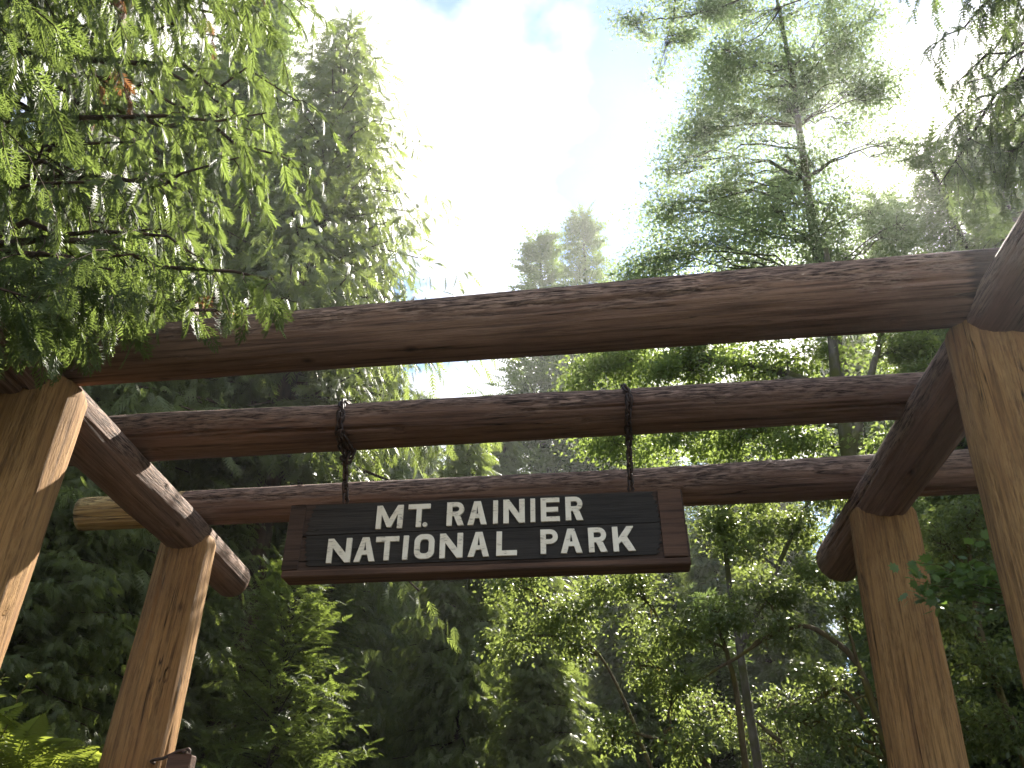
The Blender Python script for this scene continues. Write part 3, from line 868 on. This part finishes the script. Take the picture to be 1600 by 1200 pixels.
# ------------------------------------------------------------------ broadleaved trees
def curve_pts(p, q, sag, n=7, rng=None, wob=.04):
    p, q = np.asarray(p, float), np.asarray(q, float)
    t = np.linspace(0, 1, n)[:, None]
    L_ = np.linalg.norm(q - p)
    P = p + (q - p) * t + np.array([0, 0, 1.0]) * sag * L_ * (t * (1 - t)) * 4 * .5
    if rng is not None:
        w = rng.normal(0, wob * L_, (n, 3)); w[0] = 0; w[-1] = 0
        P = P + w
    return P
def broadleaf(name, label, stems, clumps, leaf, dens, seed, mat, barkm, T=T_LEAF, flat=.75, moss=0, cluster=.20, group=None, strands=True, cat='tree', ncl=26, limb_r=.045):
    """stems: list of (polyline, r0, r1); clumps: (x,y,z,r) with r the clump's radius"""
    rng = np.random.default_rng(seed)
    base = stems[0][0][0]
    t = empty(name, base, label, cat, group)
    off = np.array(base)
    br, fol, ms = Acc(), Acc(), Acc()
    for k, (pl, r0, r1) in enumerate(stems):
        pl = np.asarray(pl, float); n = 22
        s = np.linspace(0, len(pl) - 1, n); i = np.minimum(s.astype(int), len(pl) - 2); f = (s - i)[:, None]
        P = pl[i] * (1 - f) + pl[i + 1] * f
        for _ in range(3): P[1:-1] = (P[:-2] + P[1:-1] * 2 + P[2:]) / 4
        P += rng.normal(0, .15 * r0, (n, 3)) * np.linspace(0, 1, n)[:, None]
        a = Acc(); a.tube(P - off, np.linspace(r0, r1, n), 10)
        link('trunk', a.mesh('trunk', True), t, M[barkm])
        stems[k] = (P, r0, r1)
    allP = np.concatenate([s[0] for s in stems])
    for cx, cy, cz, r in clumps:
        c = np.array([cx, cy, cz])
        d = allP - c
        cost = np.linalg.norm(d, axis=1) + 2.2 * np.maximum(0, d[:, 2] + .5 * r)
        a0 = allP[np.argmin(cost)]
        Pl = curve_pts(a0, c, .22, 8, rng, .03)
        Ll = np.linalg.norm(c - a0)
        br.tube(Pl - off, np.linspace(limb_r * (.4 + .25 * min(Ll, 3)), .010, 8), 5)
        if moss:
            q = rng.random(int(moss * Ll * 14)) * 6.99
            i = q.astype(int); f = (q - i)[:, None]
            pp = Pl[i] * (1 - f) + Pl[i + 1] * f
            ms.inst(T_STRAND, pp - off, np.array([0, 0, -1.0]) + rng.normal(0, .25, (len(q), 3)), rng.normal(0, 1, (len(q), 3)), rng.uniform(.05, .20, len(q)), rng.random(len(q)))
        nc = max(6, int(ncl * min(1.3, max(.5, r))))
        g = rng.normal(0, 1, (nc, 3)); g = unit(g) * (rng.random((nc, 1)) ** .42) * r * rng.uniform(.75, 1.25, (nc, 1))
        lobes = unit(rng.normal(0, 1, (5, 3))) * r * rng.uniform(.55, 1.05, (5, 1))
        g = np.where(rng.random((nc, 1)) < .35, g, lobes[rng.integers(0, 5, nc)] + g * .42)
        g[:, 2] *= flat
        N = int(dens * r * r)
        for e in g:
            tw = curve_pts(c if rng.random() < .6 else Pl[5], c + e, .12, 5, rng, .04)
            br.tube(tw - off, np.linspace(.011, .003, 5), 3)
        idx = rng.integers(0, nc, N)
        tpar = np.sqrt(rng.random(N))
        sp_ = cluster * (.6 + .5 * r)
        pos = c + g[idx] * (.45 + .62 * tpar[:, None]) + rng.normal(0, 1, (N, 3)) * np.array([sp_, sp_, sp_ * .5])
        X = unit(g[idx]) * .5 + rng.normal(0, .6, (N, 3)) + np.array([0, 0, -.35])
        Nn = np.array([0, 0, 1.0]) + rng.normal(0, .48, (N, 3))
        fol.inst(T, pos - off, X, Nn, leaf * rng.uniform(.45, 1.4, N), np.clip(rng.normal(.5, .25, N), 0, 1))
    tag(link('branches', br.mesh('branches'), t, M[barkm]), kind='stuff')
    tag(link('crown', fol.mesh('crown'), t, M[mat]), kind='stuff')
    if moss and ms.n: tag(link('hanging_moss', ms.mesh('hanging_moss'), t, M['moss']), kind='stuff')
    return t

alder = [(3.27, 16.17, 17.67, 1.18), (2.33, 16.34, 16.43, 0.91), (4.30, 16.45, 20.12, 1.35), (5.48, 16.09, 22.34, 1.31), (6.57, 15.68, 23.74, 1.33), (7.77, 15.46, 22.65, 1.10), (8.09, 15.52, 20.44, 0.87), (7.06, 15.47, 16.61, 0.95), (4.81, 15.78, 16.25, 1.12), (6.21, 16.36, 19.05, 0.90), (3.70, 16.08, 15.97, 0.96), (5.83, 15.97, 15.69, 0.95), (7.75, 15.13, 15.78, 0.83), (5.60, 16.05, 25.74, 1.21), (8.13, 14.93, 24.93, 1.13), (8.33, 15.39, 18.48, 0.55), (6.12, 16.40, 21.50, 0.92), (8.82, 14.53, 26.88, 1.36), (6.97, 15.50, 28.59, 1.46),
         (4.55, 16.38, 18.24, 1.03), (6.26, 15.81, 15.72, 0.78), (5.45, 16.10, 17.87, 0.92), (4.03, 17.03, 18.97, 0.99), (3.11, 16.20, 19.19, 0.61), (8.32, 15.17, 23.06, 1.00), (8.60, 15.24, 21.11, 0.78), (7.05, 16.02, 22.05, 0.92), (1.80, 16.40, 15.98, 0.66), (5.05, 16.23, 20.59, 0.90), (4.33, 16.44, 23.24, 0.77)]
g0 = lambda x, y: float(ground_h(x, y))
alder += [(6.0 + .1 * k, 15.6, 14.6 + 2.1 * k, .6) for k in range(5)]
rge = np.random.default_rng(3)
alder = [(x + d[0] * r * .62, y + d[1] * r * .62, z + d[2] * r * .55, r * q) for x, y, z, r in alder for d, q in zip(unit(rge.normal(0, 1, (3, 3))), rge.uniform(.38, .62, 3))]
broadleaf('alder_tree', 'tall sunlit alder at the right with the sun shining through its crown',
          [([(5.75, 16.1, g0(5.75, 16.1) - .3), (5.85, 16.0, 9), (6.03, 15.9, 15.6), (6.45, 15.75, 20), (6.7, 15.6, 23), (6.9, 15.5, 28.6)], .20, .03)],
          alder, .085, 4300, 5, 'alder', 'bark_alder', T=T_LEAF2, ncl=34, cluster=.40, limb_r=.03, flat=.95)
hem = [(2.31, 15.33, 24.75, 0.87), (3.13, 15.18, 23.47, 0.94), (4.16, 14.93, 24.53, 1.04), (3.78, 15.03, 26.09, 0.99), (4.76, 14.75, 22.33, 0.71), (6.0, 14.4, 25.5, 1.0), (7.2, 14.0, 27.5, 1.2)]
broadleaf('cottonwood_tree', 'tall tree reaching feathery branches into the top of the sky gap',
          [([(10.9, 10.4, g0(10.9, 10.4) - .3), (10.8, 10.5, 14), (10.6, 10.6, 22), (10.4, 10.8, 30)], .26, .06),
           ([(10.6, 10.6, 21), (8.9, 12.0, 23.4), (6.9, 13.6, 24.3), (4.9, 14.8, 24.4), (3.2, 15.1, 24.6)], .09, .02),
           ([(10.6, 10.6, 22), (9.4, 11.9, 25.0), (7.4, 13.6, 27.0), (5.5, 14.6, 27.4)], .08, .02)],
          hem, .09, 1800, 6, 'alder', 'bark_alder', T=T_LEAF2, cluster=.17, ncl=44)
maple = [(0.37, 15.00, 11.75, 0.69), (1.22, 14.95, 12.17, 0.83), (1.97, 14.37, 11.23, 0.72), (2.79, 14.23, 11.64, 0.72), (3.37, 13.59, 10.62, 0.67), (3.95, 12.91, 10.55, 0.59), (5.48, 12.34, 10.18, 0.61), (5.77, 12.21, 9.41, 0.54), (4.92, 12.03, 8.25, 0.41), (3.63, 12.48, 8.63, 0.59), (2.79, 13.21, 9.03, 0.68), (1.89, 13.87, 9.59, 0.72), (0.71, 14.48, 9.86, 0.76), (6.14, 12.02, 11.02, 0.68), (3.93, 13.44, 12.34, 0.77), (2.54, 14.28, 12.78, 0.82)]
broadleaf('bigleaf_maple', 'bright yellow green maple spreading behind the middle beam, trunk forked',
          [([(4.35, 12.9, g0(4.35, 12.9) - .3), (4.30, 12.6, 5), (4.36, 12.35, 8.2), (4.50, 12.25, 10.0), (4.9, 12.3, 12.6)], .21, .05),
           ([(4.36, 12.35, 8.2), (4.9, 12.2, 9.4), (5.6, 12.15, 11.0)], .10, .03),
           ([(4.45, 12.3, 9.3), (3.6, 13.2, 10.6), (2.2, 14.2, 11.6), (1.0, 14.9, 12.0)], .10, .03)],
          maple, .085, 6000, 7, 'maple', 'bark_alder', T=T_LEAF2, ncl=36)
vA = [(-0.97, 12.96, 6.36, 0.57), (-0.37, 12.99, 6.04, 0.61), (0.36, 13.00, 6.38, 0.51), (0.90, 12.47, 5.92, 0.48), (-1.18, 12.95, 5.54, 0.35), (-0.19, 13.00, 5.43, 0.35)]
vB = [(1.27, 11.93, 5.26, 0.45), (1.83, 11.86, 5.50, 0.45), (0.70, 11.98, 4.85, 0.40), (1.08, 11.75, 4.40, 0.39), (0.27, 11.50, 3.84, 0.33), (1.15, 11.44, 3.70, 0.36), (2.47, 11.74, 5.72, 0.45), (2.63, 11.71, 5.16, 0.39)]
vC = [(2.80, 13.72, 7.19, 0.60), (3.56, 13.54, 7.43, 0.65), (2.34, 13.80, 7.71, 0.56), (3.67, 12.99, 6.43, 0.50), (3.08, 13.66, 8.35, 0.57), (4.04, 12.88, 7.92, 0.48), (2.35, 13.80, 8.59, 0.46)]
vD = [(2.77, 10.44, 4.24, 0.34), (2.45, 10.72, 3.80, 0.34), (3.12, 10.34, 4.96, 0.31), (2.77, 10.44, 3.53, 0.29)]
vE = [(4.78, 11.01, 6.09, 0.47), (5.29, 10.77, 6.43, 0.47), (4.43, 10.61, 5.01, 0.40), (4.66, 10.52, 4.36, 0.45), (4.25, 10.69, 3.76, 0.41), (5.45, 10.69, 5.50, 0.49), (4.78, 10.46, 3.70, 0.36)]
broadleaf('vine_maple', 'vine maple with pale curved twigs directly under the sign',
          [([(1.5, 13.6, -.2), (1.0, 13.3, 3.2), (0.3, 13.1, 5.2), (-0.7, 13.0, 6.2)], .04, .012), ([(1.5, 13.6, -.2), (1.5, 13.0, 4.0), (1.0, 12.5, 5.9)], .035, .012)],
          vA, .066, 6400, 8, 'vine', 'bark_vine', T=T_LEAF2, moss=.6, cluster=.16)
broadleaf('vine_maple', 'sunlit vine maple with mossy arching branches right of the sign bottom',
          [([(2.1, 12.4, -.2), (1.98, 12.35, 3.0), (2.0, 12.1, 4.6), (1.8, 11.9, 5.6)], .07, .02), ([(1.98, 12.35, 3.0), (1.3, 11.8, 3.7), (0.3, 11.5, 3.95)], .04, .015),
           ([(3.6, 11.2, -.2), (3.5, 11.2, 4.6), (2.9, 11.5, 5.3), (1.3, 11.8, 4.5)], .06, .015)],
          vB, .066, 7200, 9, 'vine', 'bark_vine', T=T_LEAF2, moss=1.4, cluster=.15)
broadleaf('vine_maple', 'taller leafy maple between the back beam and the right post',
          [([(2.55, 14.2, -.2), (2.45, 14.0, 5.0), (2.4, 13.8, 7.0), (2.5, 13.8, 8.6)], .09, .02), ([(2.45, 14.0, 5.6), (3.3, 13.5, 7.0), (3.9, 13.0, 8.0)], .06, .02)],
          vC, .07, 6600, 10, 'vine', 'bark_alder', T=T_LEAF2, moss=.8, cluster=.17)
broadleaf('vine_maple', 'low mossy vine maple left of the far right post',
          [([(3.9, 10.6, -.2), (3.6, 10.6, 2.6), (3.0, 10.5, 4.2), (2.6, 10.6, 4.0)], .05, .015), ([(3.6, 10.6, 2.6), (3.2, 10.4, 4.0), (3.1, 10.35, 5.0)], .04, .015)],
          vD, .064, 5800, 11, 'vine', 'bark_vine', T=T_LEAF2, moss=2.0, cluster=.15)
broadleaf('vine_maple', 'shaded leafy maple between the two right posts',
          [([(5.3, 11.3, -.2), (5.1, 11.2, 3.0), (4.9, 11.0, 5.0), (5.2, 10.9, 6.6)], .07, .02)],
          vE, .07, 6400, 12, 'vine', 'bark_vine', T=T_LEAF2, moss=.6, cluster=.17)

rgu = np.random.default_rng(21)
for k, (x, y, h, lab) in enumerate(((3.2, 15.4, 5.4, 'leafy understorey shrub behind the sunlit vine maple'),
                                    (5.0, 13.6, 5.6, 'leafy understorey shrub behind the far right post'))):
    cl = [(x + rgu.normal(0, .85), y + rgu.normal(0, .5), rgu.uniform(1.6, h), rgu.uniform(.35, .6)) for _ in range(13)]
    broadleaf('understorey_shrub', lab, [([(x, y, g0(x, y) - .1), (x + .1, y, h * .5), (x - .1, y, h * .9)], .04, .012)], cl, .062, 3600, 50 + k, 'vine', 'bark_vine', T=T_LEAF2, moss=.5, cluster=.22, cat='shrub')

# vine maple leaning in at the right, its leaves large enough to tell apart
def near_maple():
    rng = np.random.default_rng(15)
    base = (5.2, 8.3, g0(5.2, 8.3) - .1)
    t = empty('vine_maple', base, 'nearest spray of dark green maple leaves in front of the far right post', 'tree')
    off = np.array(base); a = Acc()
    main = curve_pts(base, (4.6, 8.0, 4.0), .05, 8); a.tube(main - off, np.linspace(.05, .025, 8), 7)
    lm = np_mesh('leaf', T_MAPLE[0], T_MAPLE[1], np.full(len(T_MAPLE[0]), .4)); lm.materials.append(M['near_maple'])
    ends = [(3.07, 7.82, 4.45), (3.25, 7.70, 4.56), (3.40, 7.62, 4.36), (3.55, 7.55, 4.55), (3.75, 7.62, 4.70), (3.02, 7.86, 4.30), (3.10, 7.80, 4.62), (3.18, 7.75, 4.46)]
    for e in ends:
        P = curve_pts(main[-1] if e[0] < 3.5 else main[-2], e, .10, 8, rng, .015)
        a.tube(P - off, np.linspace(.014, .003, 8), 4)
        for k in range(34):
            s = rng.uniform(3.6, 7); i = min(6, int(s)); p = P[i] + (P[i + 1] - P[i]) * (s - i)
            p = p + rng.normal(0, 1, 3) * np.array([.09, .09, .06])
            X = Vector(unit(np.array(e) - main[-1]) + rng.normal(0, .55, 3) + np.array([0, 0, -.25])).normalized()
            Z = Vector(np.array([0, -.35, .8]) + rng.normal(0, .5, 3)); Z = (Z - Z.dot(X) * X).normalized(); Y = Z.cross(X)
            link('leaf', lm, t, None, Matrix.Translation(Vector(p - off)) @ (Matrix((X, Y, Z)).transposed() * rng.uniform(.08, .13)).to_4x4())
    tag(link('branches', a.mesh('branches'), t, M['bark_vine']), kind='stuff')
near_maple()

# ------------------------------------------------------------------ near cedar at the left (its sprays hang over the gateway's corner)
def hanging_tree(name, label, base, H, r, limbs, T, mat, barkm, size, seed, n_parts, dead=0, hang_len=(.35, 1.0), sub=.16, step=.12, part_name='spray', T_lo=None, n_hi=0, prune=None, T_lo2=None):
    rng = np.random.default_rng(seed)
    t = empty(name, base, label, 'tree')
    off = np.array(base, float); up = np.array([0, 0, 1.0])
    link('trunk', trunk_mesh('trunk', H, r, seed, sides=16), t, M[barkm])
    tw = Acc(); POS, XX, NN, SC, RR, DD, LI = [], [], [], [], [], [], []
    LIMBS = []
    for li, (p, q, sag, hs) in enumerate(limbs):
        p = np.array(p, float); q = np.array(q, float)
        P = curve_pts(p, q, sag, 12, rng, .018)
        Ll = np.linalg.norm(q - p)
        a = Acc(); a.tube(P - off, np.linspace(.018 + .010 * Ll, .007, 12), 7)
        LIMBS.append(link('limb', a.mesh('limb', True), t, M[barkm]))
        n = int(Ll / sub)
        for k in range(n):
            s = (.12 + .88 * (k + rng.random()) / n) * 10.999; i = int(s); o = P[i] + (P[i + 1] - P[i]) * (s - i)
            d = unit(P[i + 1] - P[i]); sd = unit(np.cross(up, d)); sg = 1 if k % 2 else -1
            hl = rng.uniform(*hang_len) * hs
            outd = unit(d * rng.uniform(.2, .9) + sd * sg * rng.uniform(.3, 1.0))
            m = 7; tt = np.linspace(0, 1, m)[:, None]
            B = o + outd * hl * .75 * tt - up * hl * .85 * tt ** 1.6 + rng.normal(0, .01, (m, 3))
            if prune is not None:
                B = B[:max(2, int(prune(B - up * .15).sum()))]; m = len(B)
            tw.tube(B - off, np.linspace(.007, .0025, m), 3)
            ns = max(2, int(hl * 1.25 / step))
            u = (np.arange(ns) + rng.random(ns)) / ns * (m - 1.001); i2 = u.astype(int)
            pos = B[i2] + (B[i2 + 1] - B[i2]) * (u - i2)[:, None]
            bd = unit(B[i2 + 1] - B[i2])
            bs = np.cross(bd, unit(rng.normal(0, 1, (ns, 3))))
            X = bd * .85 + bs * .60 - up * rng.uniform(.5, 1.25, (ns, 1))
            N = np.cross(unit(X), unit(bs + rng.normal(0, .5, (ns, 3)))) + rng.normal(0, .25, (ns, 3))
            POS.append(pos); XX.append(X); NN.append(N); SC.append(size * rng.uniform(.55, 1.25, ns)); RR.append(np.clip(rng.normal(.45, .25, ns), 0, 1))
            DD.append(np.full(ns, rng.random() < dead)); LI.append(np.full(ns, li))
    POS, XX, NN, SC, RR, DD, LI = [np.concatenate(z) for z in (POS, XX, NN, SC, RR, DD, LI)]
    if prune is not None:
        k = prune(POS)
        POS, XX, NN, SC, RR, DD, LI = [z[k] for z in (POS, XX, NN, SC, RR, DD, LI)]
    dist = np.linalg.norm(POS - np.array([0, 0, 1.65]), axis=1) - .6 * SC / size
    v = POS - np.array([0, 0, 1.65])
    vis = (v[:, 1] > 2.5)
    order = np.argsort(np.where(vis & ~DD, dist, 1e9))
    pick = order[:n_parts]; rest = np.ones(len(POS), bool); rest[pick] = False
    ms = []
    for k in range(3):
        me = np_mesh(part_name, T[0], T[1], np.full(len(T[0]), .25 + .25 * k)); me.materials.append(M[mat]); ms.append(me)
    for i in pick:
        X = Vector(XX[i]).normalized(); Z = Vector(NN[i]); Z = (Z - Z.dot(X) * X).normalized(); Y = Z.cross(X)
        link(part_name, ms[i % 3], LIMBS[LI[i]], None, Matrix.Translation(Vector(POS[i] - off)) @ (Matrix((X, Y, Z)).transposed() * float(SC[i])).to_4x4())
    f = Acc(); s = rest & ~DD
    order2 = np.zeros(len(POS), bool); order2[order[:n_parts + n_hi]] = True
    third = np.arange(len(POS)) % 5 < 3
    for q, TT in ((s & order2, T), (s & ~order2 & third, T_lo2 or T_lo), (s & ~order2 & ~third, T_lo)):
        f.inst(TT, POS[q] - off, XX[q], NN[q], SC[q], RR[q])
    tag(link('crown', f.mesh('crown'), t, M[mat]), kind='stuff')
    if DD.any():
        f = Acc(); f.inst(T_lo, POS[DD] - off, XX[DD], NN[DD], SC[DD], RR[DD])
        tag(link('dead_foliage', f.mesh('dead_foliage'), t, M['dead']), label='rusty brown dead sprays hanging in the cedar', kind='stuff')
    tag(link('twigs', tw.mesh('twigs'), t, M[barkm]), kind='stuff')
    print('hanging', name, len(POS))
    return t

rg = random.Random(8)
bx, by = -7.4, 4.4
limbs = []
for z in np.arange(5.7, 15.5, .30):
    for k in range(3):
        az = math.radians(rg.uniform(-48, 62))
        ln = rg.uniform(2.8, 5.2)
        q = (bx + ln * math.cos(az), by + ln * math.sin(az) * .9, z + rg.uniform(-1.0, .1))
        if q[0] > -2.7: q = (-2.7 - rg.random() * .5, q[1], q[2])
        limbs.append(((bx, by, z - .2), q, rg.uniform(-.15, .12), rg.uniform(.7, 1.15)))
for k in range(9):                                               # away from the gateway
    az = math.radians(80 + 25 * k); z = 5 + k * 1.1
    limbs.append(((bx, by, z), (bx + 3 * math.cos(az), by + 3 * math.sin(az), z - .6), .1, 1.0))
# limbs that carry the sprays over the corner of the front beam
limbs += [((bx, by, 6.0), (-2.95, 4.0, 5.55), .10, .75), ((bx, by, 6.4), (-2.35, 4.85, 6.0), .12, .8), ((bx, by, 5.6), (-3.25, 3.55, 4.75), .12, .62), ((bx, by, 5.4), (-3.4, 4.2, 5.3), .12, .7), ((bx, by, 6.6), (-3.0, 4.9, 6.3), .1, .8)]
limbs = [(p, (q[0], q[1], max(q[2], 2.0 + .80 * q[1])) if q[1] > 2.5 else q, sg, h) for p, q, sg, h in limbs]
hanging_tree('cedar_tree', 'nearest cedar with fern-like sprays hanging over the left corner of the gateway', (bx, by, g0(bx, by)), 22, .42, limbs, T_CEDAR_HI, 'near_cedar', 'bark_cedar', .27, 5, 300, dead=.008, step=.085, T_lo=T_CEDAR_MID, T_lo2=T_STRING, n_hi=900, prune=lambda P: P[:, 2] > np.where(P[:, 0] > -3.2, 1.62 + .79 * P[:, 1], 1.45 + .77 * P[:, 1]))

# near hemlock at the right edge
bx, by = 8.2, 6.6
limbs = [((bx, by, 12.6), (4.65, 7.75, 9.5), .10, 1.0), ((bx, by, 11.2), (5.0, 8.4, 8.4), .08, 1.0)]
for z in np.arange(8.4, 16.8, .36):
    for k in range(3):
        az = math.radians(180 + rg.uniform(-62, 35))
        ln = rg.uniform(2.0, 3.4)
        limbs.append(((bx, by, z), (bx + ln * math.cos(az), by + ln * math.sin(az), z - rg.uniform(.3, 1.2)), .06, rg.uniform(.6, 1.0)))
for k in range(6):
    az = math.radians(-80 + 30 * k); z = 8 + k
    limbs.append(((bx, by, z), (bx + 2.4 * math.cos(az), by + 2.4 * math.sin(az), z - .7), .06, .9))
hanging_tree('hemlock_tree', 'near dark hemlock with drooping limbs in the upper right corner', (bx, by, g0(bx, by)), 21, .34, limbs, T_NEEDLE, 'hemlock', 'bark_fir', .28, 6, 0, hang_len=(.35, 1.0), sub=.12, step=.10, T_lo=T_NEEDLE)

# ------------------------------------------------------------------ ferns and sprig on the bank
def fern_frond():
    a = Acc(); n = 22
    K = []
    x = np.linspace(0, 1, n)
    z = .55 * x - .75 * x ** 2
    P = np.stack([x, 0 * x, z], -1)
    a.tube(P[::3], np.linspace(.010, .003, len(P[::3])), 3)
    for k in range(1, n):
        t = x[k]; l = .20 * math.sin(math.pi * (0.06 + .94 * t) ** .75) + .015
        for s in (-1, 1):
            kt = kite((0, 0, 0), (.28, s, 0), l, .045, .03)
            a.add(kt + P[k], np.array([[0, 1, 2], [0, 2, 3]]), .3 + .5 * t)
    me = a.mesh('frond'); me.materials.append(M['fern']); return me
FROND = fern_frond()
def fern(x, y, s, label, n=13, seed=0, z=None):
    rgf = random.Random(seed)
    t = empty('fern', (x, y, g0(x, y) if z is None else z), label, 'fern', 'ferns on the bank')
    for k in range(n):
        a = 2 * math.pi * k / n + rgf.uniform(-.25, .25)
        m = Matrix.Rotation(a, 4, 'Z') @ Matrix.Rotation(-math.radians(rgf.uniform(18, 52)), 4, 'Y') @ Matrix.Rotation(rgf.uniform(-.3, .3), 4, 'X') @ Matrix.Scale(s * rgf.uniform(.75, 1.15), 4)
        link('frond', FROND, t, None, m)
FERN = [(-6.0, 9.15, 1.1, 'large bright fern in the middle of the bank'), (-5.95, 9.85, 1.05, 'fern closest to the far left post, its fronds touching it'),
        (-6.5, 8.7, 1.05, 'fern in the lower left corner under the leafy sprig'), (-5.9, 8.75, .85, 'fern drooping over the front of the bank'),
        (-6.9, 9.5, 1.05, 'fern at the left edge behind the leafy sprig'), (-6.3, 9.95, .9, 'rear fern on the bank under the short cedar')]
for k, (x, y, s, lab) in enumerate(FERN):
    fern(x, y, s, lab, 14, k)
def sprig():
    rng = np.random.default_rng(4)
    base = (-6.15, 8.6, g0(-6.15, 8.6))
    t = empty('leafy_shrub', base, 'bright yellow green leafy sprig standing up at the left edge', 'shrub')
    lm = np_mesh('leaf', T_LEAF[0], T_LEAF[1], np.full(len(T_LEAF[0]), .7)); lm.materials.append(M['fern'])
    for s in range(4):
        a = Acc(); tip = np.array([rng.uniform(-.3, .3), rng.uniform(-.25, .25), rng.uniform(.8, 1.15)])
        P = curve_pts((0, 0, 0), tip, .05, 8, rng, .02); a.tube(P, np.linspace(.01, .004, 8), 5)
        st_ = link('stem', a.mesh('stem'), t, M['bark_vine'])
        for k in range(12):
            f = 2 + 5 * k / 12; i = min(6, int(f)); p = P[i] + (P[i + 1] - P[i]) * (f - i)
            an = k * 2.4
            X = Vector((math.cos(an), math.sin(an), .45)).normalized(); Z = Vector((0, 0, 1)); Z = (Z - Z.dot(X) * X).normalized(); Y = Z.cross(X)
            link('leaf', lm, st_, None, Matrix.Translation(Vector(p)) @ (Matrix((X, Y, Z)).transposed() * rng.uniform(.09, .15)).to_4x4())
sprig()

# ------------------------------------------------------------------ iron hook and small hanging block at the far left post
hook = empty('hanging_block', (-4.28, 9.05, 2.80), 'small weathered wooden block hung from an iron hook on the far left post', 'sign')
a = Acc()
P = np.array([[-.36, .16, .42], [-.34, .04, .42], [-.27, -.02, .425], [-.19, -.03, .43], [-.05, -.01, .50], [.06, 0, .525], [.075, 0, .51], [.07, 0, .49]])
a.tube(P, np.full(8, .017), 8)
link('hook', a.mesh('hook', True), hook, M['iron'])
o = link('block', box_mesh('block', .25, .15, .42, .018, 9, .006), hook, M['ledge']); o.location = (-.01, .04, .265)
o = link('strap', box_mesh('strap', .03, .16, .03, .006), hook, M['iron']); o.location = (.03, .03, .495)

# ------------------------------------------------------------------ added thin volume of air, stands in for lens glare round the sun
def glare_haze_box():
    me = box_mesh('glare_haze', 560, 570, 43.4)
    m = bpy.data.materials.new('glare_haze'); m.use_nodes = True; t = m.node_tree; t.nodes.clear()
    o_ = t.nodes.new('ShaderNodeOutputMaterial'); v = t.nodes.new('ShaderNodeVolumePrincipled')
    v.inputs['Color'].default_value = (.95, .96, 1, 1); v.inputs['Density'].default_value = 0.0009; v.inputs['Anisotropy'].default_value = 0.68
    t.links.new(v.outputs[0], o_.inputs['Volume'])
    o = link('glare_haze', me, None, m); o.location = (0, 60, 20.4); o['kind'] = 'stuff'
glare_haze_box()
